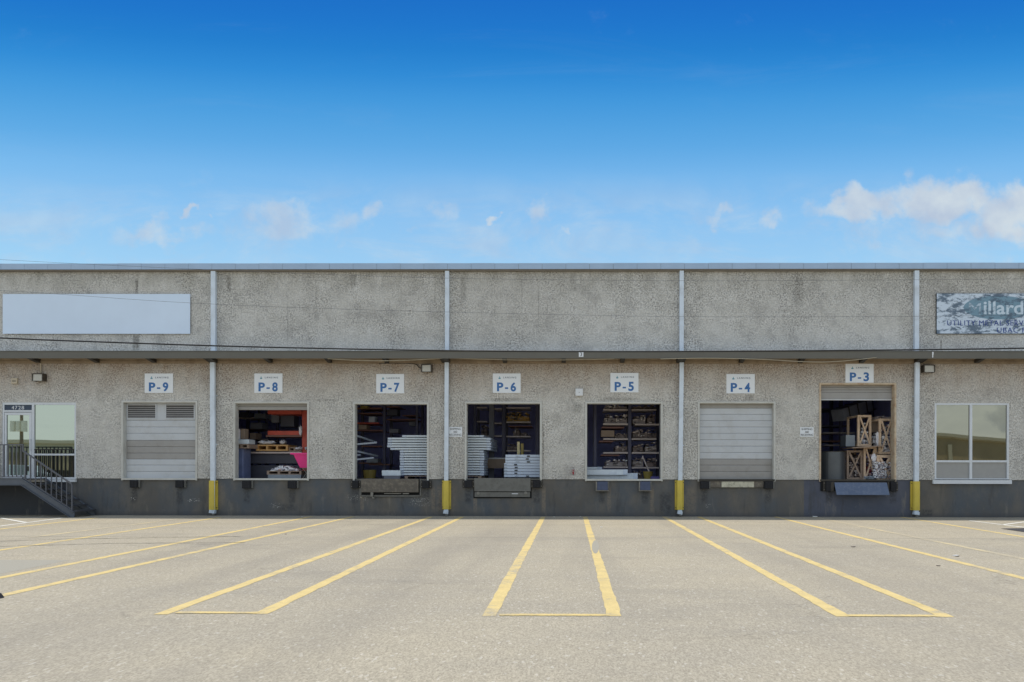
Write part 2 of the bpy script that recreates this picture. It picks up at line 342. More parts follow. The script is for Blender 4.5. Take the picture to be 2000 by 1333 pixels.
M['door_grey'] = mat('pale_grey_door_slat', lin((186, 190, 194)), 0.45, var=.04, vscale=1, dirt=lin((160, 158, 152)), dirt_amt=.4)
M['door_taupe'] = mat('taupe_door_slat', lin((152, 150, 147)), 0.5, var=.05, vscale=1, dirt=lin((128, 124, 116)), dirt_amt=.5)
M['slot'] = mat('dark_louvre_gap', lin((40, 40, 42)), 0.8)
M['rubber'] = mat('black_rubber', lin((26, 27, 32)), 0.75, var=.2, vscale=14, bump=.4, bscale=30)
M['rubber_blue'] = mat('worn_blue_black_rubber', lin((66, 74, 96)), 0.6, var=.15, vscale=8)
M['leveller'] = mat('worn_steel_plate', lin((98, 92, 84)), 0.6, 0.2, var=.15, vscale=5, dirt=lin((150, 142, 124)), dirt_amt=.6, dirt_scale=9)
M['leveller_grey'] = mat('grey_steel_plate', lin((108, 108, 104)), 0.55, 0.2, var=.1, vscale=4, dirt=lin((80, 76, 70)), dirt_amt=.5, dirt_scale=6)
M['lip_blue'] = mat('blue_grey_steel_lip', lin((92, 104, 124)), 0.4, 0.3, var=.08, vscale=3, dirt=lin((140, 144, 150)), dirt_amt=.4, dirt_scale=8)
M['peeling'] = mat('peeling_cream_board', lin((190, 186, 166)), 0.8, dirt=lin((90, 84, 72)), dirt_amt=.8, dirt_scale=9)
M['black'] = mat('black_gap', lin((14, 14, 16)), 0.9)
M['guard'] = mat('yellow_guard_paint', lin((206, 184, 74)), 0.5, var=.08, vscale=3, dirt=lin((160, 134, 66)), dirt_amt=.55, dirt_scale=5, streak=.3)
M['bolt'] = mat('dull_bolt_steel', lin((130, 128, 122)), 0.5, 0.5)
M['white'] = mat('white_enamel', lin((214, 217, 220)), 0.45, var=.03)
M['sign'] = mat('white_sign_board', lin((222, 226, 230)), 0.4, var=.02, vscale=2)
M['blank'] = mat('blank_sign_panel', lin((206, 222, 240)), 0.4, var=.03, vscale=.8)
M['blue'] = mat('sign_blue', lin((50, 104, 164)), 0.5, var=.03)
M['ink'] = mat('grey_sign_ink', lin((86, 98, 112)), 0.5, var=.03)
M['teal'] = mat('logo_teal', lin((70, 140, 160)), 0.5, var=.03)
M['black_ink'] = mat('black_sign_ink', lin((36, 38, 44)), 0.5, var=.03)
M['navy'] = mat('navy_transom', lin((38, 56, 78)), 0.35, var=.05)
M['alu'] = mat('white_aluminium_frame', lin((204, 209, 214)), 0.4, var=.03)
M['glass'] = glass_mat('mirrored_glass', (0.41, 0.45, 0.39), lin((30, 36, 38)))
M['glass2'] = glass_mat('bronze_mirrored_glass', (0.33, 0.32, 0.26), lin((30, 28, 26)))
M['spandrel'] = mat('grey_spandrel', lin((150, 150, 148)), 0.35, var=.04)
M['rail'] = mat('grey_rail_paint', lin((88, 91, 99)), 0.45, 0.1, var=.06)
M['stringer'] = mat('grey_stringer_paint', lin((84, 91, 101)), 0.5, 0.1, var=.08, vscale=3, dirt=lin((80, 84, 90)), dirt_amt=.4)
M['tread'] = mat('dark_tread', lin((70, 72, 78)), 0.7, var=.12)
M['blackrail'] = mat('black_picket_paint', lin((26, 24, 24)), 0.5)
M['lamp_body'] = mat('bronze_lamp_body', lin((62, 54, 44)), 0.5, var=.08)
M['lens'] = mat('prismatic_lens', lin((176, 172, 160)), 0.25, var=.06, vscale=20, spec=.8)
M['beige'] = mat('beige_plastic', lin((184, 172, 150)), 0.5)
M['red'] = mat('red_valve_paint', lin((150, 22, 34)), 0.4)
M['cable'] = mat('black_cable_sheath', lin((20, 20, 22)), 0.6)
M['cable_light'] = mat('cream_cable_sheath', lin((168, 158, 136)), 0.6)
M['wire'] = mat('thin_wire', lin((70, 76, 86)), 0.6)
M['int_floor'] = mat('warehouse_floor', lin((150, 150, 158)), 0.6, var=.15, vscale=1)
M['int_wall'] = mat('warehouse_inner_wall', lin((150, 154, 206)), 0.9, var=.1)
M['rack_red'] = mat('orange_red_rack_steel', lin((196, 78, 58)), 0.5, var=.1, vscale=4, dirt=lin((120, 56, 48)), dirt_amt=.4)
M['rack_dark'] = mat('dark_rack_steel', lin((84, 84, 108)), 0.5)
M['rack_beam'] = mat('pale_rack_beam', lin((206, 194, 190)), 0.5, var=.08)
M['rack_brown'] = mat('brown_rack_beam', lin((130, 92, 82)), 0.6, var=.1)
M['carton'] = mat('white_carton_wrap', lin((214, 224, 232)), 0.35, var=.05, vscale=3, dirt=lin((176, 190, 204)), dirt_amt=.5, dirt_scale=4)
M['carton_blue'] = mat('pale_blue_carton', lin((196, 208, 224)), 0.5, var=.05, vscale=3)
M['pallet'] = mat('pine_pallet_wood', lin((206, 164, 108)), 0.8, var=.15, vscale=5, dirt=lin((150, 106, 66)), dirt_amt=.5)
M['pallet_old'] = mat('old_pallet_wood', lin((158, 138, 122)), 0.85, var=.15, vscale=5)
M['crate'] = mat('crate_timber', lin((226, 200, 172)), 0.8, var=.15, vscale=6, dirt=lin((190, 156, 128)), dirt_amt=.5)
M['pink'] = mat('pink_plastic', lin((240, 52, 142)), 0.35, var=.04)
M['grey_box'] = mat('grey_box', lin((110, 112, 122)), 0.6, var=.1)
M['dark_box'] = mat('dark_wrapped_box', lin((66, 68, 80)), 0.45, var=.15, vscale=3)
M['shrink'] = mat('blue_shrink_wrap', lin((110, 122, 160)), 0.3, var=.15, vscale=4)
M['steel_box'] = mat('grey_steel_sheet', lin((136, 144, 152)), 0.45, 0.2, var=.05)
M['card'] = mat('cardboard', lin((158, 140, 124)), 0.8, var=.08)
M['drum'] = mat('dark_drum_steel', lin((92, 96, 100)), 0.35, 0.5, var=.12, vscale=2, streak=.1)
M['mustard'] = mat('mustard_paint', lin((150, 132, 66)), 0.5)
M['pale_wood'] = mat('pale_yellow_post', lin((222, 208, 160)), 0.6)
M['purple'] = mat('violet_blue_cloth', lin((92, 84, 150)), 0.6)
M['bag'] = mat('white_plastic_film', lin((226, 226, 232)), 0.3, var=.06)
M['duct'] = mat('grey_duct_sheet', lin((130, 134, 146)), 0.5, 0.2, var=.12, vscale=6)
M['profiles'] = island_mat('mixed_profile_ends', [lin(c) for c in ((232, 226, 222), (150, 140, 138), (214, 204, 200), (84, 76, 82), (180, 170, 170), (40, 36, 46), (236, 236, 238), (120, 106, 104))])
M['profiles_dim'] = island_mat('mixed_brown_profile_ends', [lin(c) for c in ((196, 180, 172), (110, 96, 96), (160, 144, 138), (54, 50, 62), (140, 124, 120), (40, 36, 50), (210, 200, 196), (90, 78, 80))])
M['profiles_yellow'] = island_mat('mixed_yellow_profile_ends', [lin(c) for c in ((200, 180, 150), (190, 150, 70), (160, 140, 130), (54, 50, 62), (200, 160, 80), (40, 36, 50), (180, 170, 160), (90, 78, 70))])
M['profiles_white'] = island_mat('mixed_white_profile_ends', [lin(c) for c in ((244, 244, 248), (200, 204, 214), (236, 236, 240), (90, 90, 104), (250, 250, 252), (170, 170, 186), (246, 244, 244), (190, 160, 150))])
M['profiles_red'] = island_mat('mixed_red_profile_ends', [lin(c) for c in ((200, 110, 120), (150, 150, 190), (220, 190, 190), (70, 56, 72), (170, 70, 80), (130, 120, 160), (230, 220, 226), (90, 60, 70))])
M['far_wall'] = mat('tan_far_wall', lin((186, 168, 134)), 0.9, var=.1, vscale=.3)
M['far_roof'] = mat('pale_far_fascia', lin((206, 198, 172)), 0.7, var=.05)
M['far_dark'] = mat('far_dark_base', lin((80, 70, 58)), 0.9, var=.08)
M['pole'] = mat('weathered_pole_wood', lin((150, 132, 110)), 0.9, var=.15)
M['tank'] = mat('cream_transformer_paint', lin((246, 240, 222)), 0.4)
M['litter'] = mat('white_paper', lin((230, 230, 226)), 0.8)
M['debris'] = mat('dark_debris', lin((108, 98, 86)), 0.9)

# ------------------------------------------------------------------ mesh builder
class MB:
    def __init__(s): s.v = []; s.f = []
    def box(s, x0, x1, y0, y1, z0, z1, rot=None, piv=None):
        b = len(s.v)
        pts = [Vector(p) for p in ((x0,y0,z0),(x1,y0,z0),(x1,y1,z0),(x0,y1,z0),(x0,y0,z1),(x1,y0,z1),(x1,y1,z1),(x0,y1,z1))]
        if rot is not None:
            pv = Vector(piv) if piv is not None else Vector(((x0+x1)/2,(y0+y1)/2,(z0+z1)/2))
            pts = [rot @ (p - pv) + pv for p in pts]
        s.v += pts
        s.f += [[b+i for i in q] for q in ((0,3,2,1),(4,5,6,7),(0,1,5,4),(1,2,6,5),(2,3,7,6),(3,0,4,7))]
        return s
    def prism(s, pts, y0, y1):                     # polygon in x,z extruded along y (pts counter-clockwise seen from -y)
        b = len(s.v); n = len(pts)
        s.v += [Vector((p[0], y0, p[1])) for p in pts] + [Vector((p[0], y1, p[1])) for p in pts]
        s.f += [list(range(b, b + n)), list(range(b + 2*n - 1, b + n - 1, -1))]
        for i in range(n): j = (i + 1) % n; s.f.append([b+i, b+n+i, b+n+j, b+j])
        return s
    def prism_x(s, pts, x0, x1):                   # polygon in y,z extruded along x
        b = len(s.v); n = len(pts)
        s.v += [Vector((x0, p[0], p[1])) for p in pts] + [Vector((x1, p[0], p[1])) for p in pts]
        s.f += [list(range(b + n - 1, b - 1, -1)), list(range(b + n, b + 2*n))]
        for i in range(n): j = (i + 1) % n; s.f.append([b+i, b+j, b+n+j, b+n+i])
        return s
    def beam(s, p0, p1, w, h, up=Vector((0, 0, 1))):
        p0, p1 = Vector(p0), Vector(p1); d = (p1 - p0).normalized()
        side = d.cross(up)
        side = side.normalized() if side.length > 1e-4 else Vector((1, 0, 0)); u = side.cross(d)
        b = len(s.v)
        for p in (p0, p1):
            for a, c in ((-1,-1),(1,-1),(1,1),(-1,1)): s.v.append(p + side*a*w/2 + u*c*h/2)
        s.f += [[b+i for i in q] for q in ((0,1,2,3),(7,6,5,4),(0,4,5,1),(1,5,6,2),(2,6,7,3),(3,7,4,0))]
        return s
    def tube(s, pts, r, n=8, cap=True):
        pts = [Vector(p) for p in pts]; rings = []
        for i, p in enumerate(pts):
            d = (pts[min(i+1, len(pts)-1)] - pts[max(i-1, 0)]).normalized()
            a = Vector((0,0,1)) if abs(d.z) < .9 else Vector((0,1,0))
            e1 = d.cross(a).normalized(); e2 = d.cross(e1)
            rr = r[i] if isinstance(r, (list, tuple)) else r
            rings.append(len(s.v))
            for k in range(n):
                t = 2*math.pi*k/n; s.v.append(p + (e1*math.cos(t) + e2*math.sin(t))*rr)
        for a, b in zip(rings, rings[1:]):
            for k in range(n): j = (k+1) % n; s.f.append([a+k, a+j, b+j, b+k])
        if cap: s.f.append([rings[0]+k for k in range(n)][::-1]); s.f.append([rings[-1]+k for k in range(n)])
        return s
    def split(s, name, m, parent=None, bevel=0.0):          # one object per box or beam added
        for k in range(0, len(s.v), 8):
            q = MB(); q.v = s.v[k:k+8]; q.f = [[i - k for i in f] for f in s.f[k//8*6:k//8*6+6]]; q.build(name, m, parent, bevel)
    def build(s, name, m, parent=None, bevel=0.0, smooth=False):
        me = bpy.data.meshes.new(name); me.from_pydata([tuple(p) for p in s.v], [], s.f); me.update()
        o = bpy.data.objects.new(name, me); C.objects.link(o)
        if m is not None: me.materials.append(M[m] if isinstance(m, str) else m)
        if parent is not None:
            o.parent = parent; me.transform(Matrix.Translation(-parent.matrix_basis.translation))
        else:
            c = sum(s.v, Vector()) / len(s.v); zz = min(p.z for p in s.v)
        if smooth:
            for p in me.polygons: p.use_smooth = True
        if bevel:
            bv = o.modifiers.new('bevel', 'BEVEL'); bv.width = bevel; bv.segments = 2; bv.limit_method = 'ANGLE'
        fixnormals(me)
        return o

import bmesh
def fixnormals(me):
    bm = bmesh.new(); bm.from_mesh(me); bmesh.ops.recalc_face_normals(bm, faces=bm.faces[:]); bm.to_mesh(me); bm.free()

def tag(o, label=None, cat=None, group=None, kind=None):
    if label: o['label'] = label
    if cat: o['category'] = cat
    if group: o['group'] = group
    if kind: o['kind'] = kind
    return o
def empty(name, loc, label, cat, group=None):
    o = bpy.data.objects.new(name, None); C.objects.link(o); o.location = loc; o.empty_display_size = .1
    return tag(o, label, cat, group)

def text(s, size, m, cx, cz, y, parent, name='lettering', width=None, height=None, offset=0.0, spacing=1.0, thick=0.002, shear=0.0):
    cu = bpy.data.curves.new('t', 'FONT'); cu.body = s; cu.size = size; cu.align_x = 'CENTER'; cu.offset = offset
    cu.space_character = spacing; cu.extrude = thick; cu.shear = shear; cu.space_line = 0.9; cu.resolution_u = 4
    ob = bpy.data.objects.new('t', cu); C.objects.link(ob)
    bpy.context.view_layer.update()
    me = bpy.data.meshes.new_from_object(ob.evaluated_get(bpy.context.evaluated_depsgraph_get()))
    bpy.data.objects.remove(ob)
    xs = [v.co.x for v in me.vertices]; ys = [v.co.y for v in me.vertices]
    w, h = max(xs) - min(xs), max(ys) - min(ys); mx, my = (max(xs)+min(xs))/2, (max(ys)+min(ys))/2
    sx = width / w if width else 1; sy = height / h if height else sx
    pl = parent.matrix_basis.translation if parent else Vector()
    for v in me.vertices:
        x, yy, z = v.co
        v.co = (cx + (x - mx) * sx - pl.x, y - z - pl.y, cz + (yy - my) * sy - pl.z)
    me.name = name; o = bpy.data.objects.new(name, me); C.objects.link(o); o.parent = parent
    me.materials.clear(); me.materials.append(M[m] if isinstance(m, str) else m); fixnormals(me)
    return o

# ------------------------------------------------------------------ ground
g = MB(); g.v = [Vector(p) for p in ((-400,-400,0),(400,-400,0),(400,200,0),(-400,200,0))]; g.f = [[0,1,2,3]]
tag(g.build('ground', 'ground'), kind='structure')

def line(p0, p1, w, m, name, z=0.003, seg=90, wob=0.009):
    a = G(*p0); b = G(*p1); a.z = b.z = 0
    d = (b - a).normalized(); s = Vector((-d.y, d.x, 0)); q = MB()
    for i in range(seg + 1):
        p = a.lerp(b, i / seg)
        for sg in (-1, 1):
            e = p + s * (w/2 + random.uniform(-wob, wob)) * sg; e.z = z; q.v.append(e)
    for i in range(seg): q.f.append([2*i, 2*i+1, 2*i+3, 2*i+2])
    return tag(q.build(name, m), kind='structure')
YL = [((313,1201),(842,1010),1), ((508,1200),(903,1010),1), ((955,1204),(1061,1010),1), ((1200,1204),(1143,1010),1),
      ((1648,1205),(1297,1010),1), ((1852,1206),(1365,1010),1), ((-60,1178),(690,1009.5),1), ((-60,1141),(608,1009.5),1),
      ((-60,1084),(430,1011),1), ((60,1050),(350,1014),2), ((-60,1041),(190,1012),1),
      ((2060,1145),(1515,1010),1), ((2060,1104),(1590,1010.5),2), ((2060,1059),(1760,1010.5),1), ((2060,1043),(1960,1027),2)]
for a, b, k in YL:
    line(a, b, 0.148, 'yellow_line' if k == 1 else 'yellow_faded', 'parking_line')
# the bars closing three of the bays, stopped short of the long lines they meet
for (x0, x1, y) in ((345, 505, 1197.5), (975, 1190, 1202.0), (1655, 1830, 1203.5)):
    line((x0, y-0.3), (x1, y+0.3), 0.10, 'yellow_line', 'parking_line', z=0.0055)
for a, b in (((-60,1036),(122,1012.5)), ((3,1012.8),(50,1021)), ((1893,1017.5),(2060,1038)), ((1958,1025.5),(2040,1015))):
    line(a, b, 0.10, 'white_line', 'parking_line', z=0.005)
M['seam'] = paint_mat('worn_tar_seam', lin((96, 92, 84)), 0.12)
for a, b in (((-60,1060),(130,1053.3)), ((130,1053.3),(470,1048.5)), ((-60,1069.5),(220,1062)), ((220,1062),(480,1060.4))): line(a, b, 0.035, 'seam', 'tar_seam', z=0.006, seg=60, wob=.012)  # thin dark lines across the left of the lot
q = MB()
for k in range(20):
    v = G(1163 + 7*math.cos(k*math.pi/10), 1069 + 13*math.sin(k*math.pi/10)); v.z = .0045; q.v.append(v)
q.f = [list(range(20))]; tag(q.build('worn_spot', 'patch'), kind='structure')
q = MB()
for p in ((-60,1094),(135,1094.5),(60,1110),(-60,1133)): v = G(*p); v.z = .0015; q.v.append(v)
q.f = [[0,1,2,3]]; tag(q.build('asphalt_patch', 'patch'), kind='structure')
q = MB()
for p in ((1954,1033.2),(2080,1030.5),(2080,1048),(2000,1040),(1965,1034.6)): v = G(*p); v.z = .007; q.v.append(v)
q.f = [[0,1,2,3,4]]; tag(q.build('tar_patch', 'tar'), kind='structure')  # shadow of something out of view, painted as a flat dark sheet

# ------------------------------------------------------------------ the warehouse
X0, X1, YB = -40.0, 34.0, 30.0
ZD = P(1100, 936.5).z                      # dock floor height
ZT = P(1100, 521).z                        # wall top
bld = empty('warehouse', (0, 0, 0), 'long grey pebbled stucco warehouse with dock doors along a dark painted base', 'building')
docks = {'P-9': (241, 786.5, 382.5, 936.5), 'P-8': (459.5, 788, 600.5, 936.5), 'P-7': (693, 789.5, 834.5, 936.5), 'P-6': (911, 788.5, 1055, 936),
         'P-5': (1146, 788.5, 1291, 937), 'P-4': (1366, 788, 1511, 938), 'P-3': (1603, 751.5, 1746.5, 938)}
DR = {k: rect(*v) for k, v in docks.items()}
door_r = rect(4, 786, 148.5, 936); win_r = rect(1825.5, 788, 1970.5, 939)
holes = [(a, b, ZD, t) for (a, b, _, t) in DR.values()] + [(door_r[0], door_r[1], ZD, door_r[3]), (win_r[0], win_r[1], ZD + .02, win_r[3])]
def wall_holes(x0, x1, z0, z1, hs, ya, yb):
    xs = sorted({x0, x1, *[h[0] for h in hs], *[h[1] for h in hs]}); zs = sorted({z0, z1, *[h[2] for h in hs if h[2] > z0], *[h[3] for h in hs]})
    inh = lambda cx, cz: any(h[0] < cx < h[1] and h[2] < cz < h[3] for h in hs)
    m = MB(); idx = {}
    def v(x, y, z):
        k = (round(x, 5), y, round(z, 5))
        if k not in idx: idx[k] = len(m.v); m.v.append(Vector((x, y, z)))
        return idx[k]
    S = lambda i, j: 0 <= i < len(xs)-1 and 0 <= j < len(zs)-1 and not inh((xs[i]+xs[i+1])/2, (zs[j]+zs[j+1])/2)
    for i in range(len(xs)-1):
        for j in range(len(zs)-1):
            if not S(i, j): continue
            a, b, c, d = xs[i], xs[i+1], zs[j], zs[j+1]
            m.f.append([v(a,ya,c), v(b,ya,c), v(b,ya,d), v(a,ya,d)]); m.f.append([v(a,yb,c), v(a,yb,d), v(b,yb,d), v(b,yb,c)])
            if not S(i-1, j): m.f.append([v(a,ya,c), v(a,ya,d), v(a,yb,d), v(a,yb,c)])
            if not S(i+1, j): m.f.append([v(b,ya,c), v(b,yb,c), v(b,yb,d), v(b,ya,d)])
            if not S(i, j-1): m.f.append([v(a,ya,c), v(a,yb,c), v(b,yb,c), v(b,ya,c)])
            if not S(i, j+1): m.f.append([v(a,ya,d), v(b,ya,d), v(b,yb,d), v(a,yb,d)])
    return m
wall_holes(X0, X1, ZD, ZT, holes, 0.0, 0.22).build('front_wall', 'wall', bld)
MB().box(X0, X1, 0.035, 0.6, -0.3, ZD - 0.003).build('plinth', 'plinth', bld)
MB().box(X0, X0 + .25, 0.22, YB, -.3, ZT).box(X1 - .25, X1, 0.22, YB, -.3, ZT).box(X0 + .25, X1 - .25, YB - .25, YB, -.3, ZT).build('side_wall', 'wall', bld)
MB().box(X0, X1, 0.222, YB, ZT - .35, ZT - .05).build('roof', 'int_wall', bld)
MB().box(X0 + .25, X1 - .25, 0.6, YB - .25, 0.2, ZD - 0.006).build('warehouse_floor', 'int_floor', bld)
OL = P(160, 850).x + .6; OR = P(1800, 850).x - .1
MB().box(OL, OL + .12, 0.225, YB - .26, ZD, ZT - .36).build('inner_wall', 'int_wall', bld); MB().box(OR, OR + .12, 0.225, YB - .26, ZD, ZT - .36).build('inner_wall', 'int_wall', bld); MB().box(OL + .12, OR, 6.6, 6.7, ZD, ZT - .36).build('inner_wall', 'int_wall', bld)
# coping
ztop = P(1100, 517).z; zc = P(1100, 528.5).z; zc2 = P(1100, 531).z
q = MB(); xa = X0; step = 46 / 60.0
cop = MB(); nx = int((X1 - X0) / step)
for i in range(nx): cop.box(X0 + i*step + .004, X0 + (i+1)*step - .004, -0.16, 0.30, zc, ztop + random.uniform(-.004, .004))
cop.build('coping', 'coping', bld)
MB().box(X0, X1, -0.12, 0.22, zc2, zc - .001).box(X0, X1, -0.150, 0.25, zc - .0005, ztop - .02).build('coping_edge', 'coping_under', bld)

def frame(name, r, w, m, y0=-0.03, y1=0.10, bottom=False, parent=bld):
    a, b, z0, z1 = r[0], r[1], ZD, r[3]
    f = MB().box(a - w, a, y0, y1*0 - .001, z0 - .06, z1 + w).box(b, b + w, y0, -.001, z0 - .06, z1 + w).box(a, b, y0, -.001, z1, z1 + w)
    f.box(a, a + .012, -.001, .222, z0, z1).box(b - .012, b, -.001, .222, z0, z1).box(a + .012, b - .012, -.001, .222, z1 - .012, z1)
    return f.build(name, m, parent)
for k, r in DR.items():
    o = frame('door_frame', r, 0.055, 'rust_frame' if k == 'P-3' else 'frame')
    if k == 'P-3': tag(o, 'rust stained tan frame')
for k in ('P-9', 'P-8', 'P-5', 'P-4', 'P-3'):
    a, b = DR[k][:2]
    MB().box(a - .03, b + .03, -.045, .25, ZD - .045, ZD + .012).build('door_sill', 'frame' if k not in ('P-3', 'P-4') else 'steel_dark', bld)

def zpx(py, px=1100, Y=0): return P(px, py, Y).z
def slats(k, ys, mats, y=0.15, px=None, gap=0.006):
    """ribbed overhead door; one mesh per coloured run, each slat with a rounded lower rib"""
    a, b = DR[k][0] + .015, DR[k][1] - .015; px = (docks[k][0] + docks[k][2]) / 2
    par = bpy.data.objects.new('overhead_door', bpy.data.meshes.new('overhead_door')); C.objects.link(par); par.parent = bld
    runs = []
    for i in range(len(ys) - 1):
        zt, zb = zpx(ys[i], px, y), zpx(ys[i+1], px, y); m = mats[i]
        if not runs or runs[-1][0] != m: runs.append((m, MB()))
        q = runs[-1][1]; h = zt - zb; yo = y if m == 'door_grey' else y + .006
        q.prism_x([(yo, zb + gap), (yo - .006, zb + .012 + gap), (yo - .006, zt - .020), (yo + .004, zt - .004), (yo + .004, zt), (yo + .05, zt), (yo + .05, zb + gap)], a, b)
    back = MB().box(a, b, y + .03, y + .045, zpx(ys[-1], px, y), zpx(ys[0], px, y))
    me = bpy.data.meshes.new('x'); bpy.data.meshes.remove(me)
    main, q = max(runs, key=lambda r_: len(r_[1].v)); runs = [r_ for r_ in runs if r_[1] is not q]; C.objects.unlink(par); bpy.data.objects.remove(par)
    par = q.build('overhead_door', main, bld)
    for m, q in runs: q.build('door_section', m, par)
    back.build('door_backing', 'slot', par)
    return par
d9 = slats('P-9', [786, 822, 834.5, 847, 860.5, 873, 885.5, 897.5, 909, 921.5, 936], ['door_grey']*4 + ['door_taupe']*3 + ['door_grey']*3)
for (x0, x1) in ((250, 304), (325, 379)):
    a, b, z0, z1 = rect(x0, 791, x1, 817, .14)
    fr = MB().box(a - .04, a, .122, .155, z0 - .04, z1 + .04).box(b, b + .04, .122, .155, z0 - .04, z1 + .04).box(a, b, .122, .155, z1, z1 + .04).box(a, b, .122, .155, z0 - .04, z0).build('vent_frame', 'door_grey', d9)
    l = MB().box(a, b, .1375, .1425, z0, z1)
    l.build('vent_gap', 'slot', d9)
    l = MB(); n = 7
    for i in range(n):
        zc_ = z0 + (i + .5) * (z1 - z0) / n; l.box(a, b, .126, .1365, zc_ - .016, zc_ + .016, rot=Matrix.Rotation(R(-25), 3, 'X'))
    l.build('louvre', 'door_taupe', d9)
slats('P-4', [787, 798, 810, 822, 834.5, 847, 859.5, 872, 884.5, 897, 909, 921.5, 937], ['door_taupe'] + ['door_grey']*8 + ['door_taupe']*3)
slats('P-8', [787, 794, 801.5], ['door_taupe']*2)
o = slats('P-3', [751, 757, 762, 767, 781], ['door_taupe']*4)
r = DR['P-3']; MB().box(r[0] + .02, r[1] - .02, .12, .19, zpx(782.2, 1675, .15), zpx(780.8, 1675, .15)).build('bottom_seal', 'white', o)

# glazed entrance (left) and office window (right)
def bars(lst, y0, y1): 
    m = MB()
    for (x0, yy0, x1, yy1) in lst:
        a, b, z0, z1 = rect(x0, yy0, x1, yy1, (y0)); m.box(a, b, y0, y1, z0, z1)
    return m
ent = bars([(4, 786, 8, 936), (8, 786, 62, 791), (62, 786, 66.5, 936), (66.5, 786, 145.5, 791), (145.5, 786, 149, 936), (66.5, 932.5, 145.5, 936), (8, 801.5, 62, 805), (8, 932.5, 62, 936)], 0.015, 0.10).build('entrance_frame', 'alu', bld)
bars([(66.5, 886.5, 145.5, 890)], -0.005, 0.0145).build('mid_rail', 'alu', ent)
a, b, z0, z1 = rect(120, 936.6, 149, 943); MB().box(P(5, 900).x, b, -0.05, 0.03, z0 + .02, z1).build('entrance_sill', 'alu', ent)
def pane(r_, m, y, parent, name='pane'):
    a, b, z0, z1 = rect(*r_, y); return MB().box(a, b, y, y + .012, z0, z1).build(name, m, parent)
pane((66.5, 791, 145.5, 932.5), 'glass', .05, ent)
tp = pane((8, 791.2, 62, 801.3), 'navy', .04, ent, 'transom_panel')
a, b, z0, z1 = rect(22, 793.3, 48, 800, .036)
for i_, ch in enumerate('4728'): text(ch, .1, 'white', a + (b - a)*(.12 + .25*i_), (z0+z1)/2, .037, tp, width=(b-a)*.19, height=(z1-z0)*1.05)
dr = bars([(9, 806, 12.5, 932), (57, 806, 61.5, 932), (12.5, 806, 57, 811), (12.5, 928.5, 57, 932)], 0.02, 0.075).build('entrance_door', 'alu', bld)
pane((12.5, 811, 57, 928.5), 'glass', .05, dr)
a, b, z0, z1 = rect(58, 858, 60.5, 880, -.03); MB().tube([((a+b)/2, .02, z1), ((a+b)/2, -.04, z1 - .02), ((a+b)/2, -.04, z0 + .02), ((a+b)/2, .02, z0)], .014).build('handle', 'alu', dr)
gd = MB(); a, b, z0, z1 = rect(66.8, 877.5, 145.2, 932, .035)  # added pickets standing in for a railing seen in the glass
for i in range(10):
    x = a + .05 + i * (b - a - .08) / 9.0; gd.box(x - .011, x + .011, .025, .045, z0, z1 - .02)
gd.box(a, b, .022, .047, z1 - .03, z1); gd.build('window_guard', 'blackrail', ent)

win = bars([(1825.5, 788, 1829, 938), (1829, 788, 1967, 791.5), (1894, 791.5, 1899, 938), (1967, 788, 1970.5, 938), (1829, 899.5, 1894, 903.5), (1899, 899.5, 1967, 903.5), (1829, 935, 1894, 938), (1899, 935, 1967, 938)], 0.0, 0.10).build('office_window', 'alu', bld)
for x0, x1 in ((1829, 1894), (1899, 1967)):
    pane((x0, 791.5, x1, 899.5), 'glass2', .04, win); pane((x0, 903.5, x1, 935), 'spandrel', .045, win, 'spandrel_panel')
a, b, z0, z1 = rect(1821, 938, 1974, 945.5); MB().box(a, b, -.07, .03, z0, z1).build('window_sill', 'alu', win)
# hairline crack scar and worn pits stay in the wall material

# ------------------------------------------------------------------ canopy
CY0 = -0.56
can = empty('canopy', (0, -.28, zpx(700)), 'long narrow dark canopy running above the dock doors', 'canopy')
zf1, zf0 = P(1100, 687, CY0).z, P(1100, 700.5, CY0).z
fa = MB(); x = X0; i = 0
while x < X1:
    x2 = min(X1, x + 6.1); fa.box(x + .003, x2 - .003, CY0, CY0 + .03, zf0, zf1 + (.002 if i % 2 else 0)); x = x2; i += 1
fa.box(X0, X1, CY0 + .006, CY0 + .028, zf0 + .01, zf1 - .01)
fa.build('fascia', 'fascia', can)
MB().box(X0, X1, CY0 - .02, -.001, zf1 + .003, zf1 + .020).build('roof_deck', 'leveller_grey', can)
MB().box(X0, X1, CY0 + .06, -.02, zf1 + .021, zf1 + .030).build('gravel_layer', 'spout', can)  # unseen pale layer added to bounce light up the wall
MB().box(X0, X1, CY0 + .031, -.002, zf0 + .05, zf0 + .07).build('soffit', 'ledger', can)
MB().box(X0, X1, -.045, -.003, zpx(711), zf0 + .048).box(X0, X1, -.06, -.046, zpx(707.5), zpx(706.3)).build('ledger_board', 'ledger', can)
bx = [-38, 78, 193, 304, 419, 530, 646, 757, 872, 987, 1101, 1215, 1328, 1446, 1561, 1680, 1791, 1905, 2020]
for k, px in enumerate(bx):
    x = P(px, 705).x; big = px in (419, 872, 1328, 1791); w = .26 if big else .13
    zb = zpx(710.0)
    MB().prism_x([(-.062, zb), (-.062, zf0 + .049), (CY0 + .035, zf0 + .049), (CY0 + .035, zf0 + .01), (-.10, zb)][::-1], x - w/2, x + w/2).build('bracket', 'steel_dark', can)
a, b, z0, z1 = rect(1130.5, 687.5, 1139.5, 697.5, CY0)
pl = tag(MB().box(a, b, CY0 - .006, CY0 - .0005, z0, z1).build('number_plate', 'sign'), 'small white plate numbered 3 on the dark canopy edge', 'number plate')
text('3', .1, 'black_ink', (a+b)/2, (z0+z1)/2, CY0 - .009, pl, width=.062, height=.115, offset=.0)
a, b, z0, z1 = rect(1820, 688, 1822.5, 699, CY0)
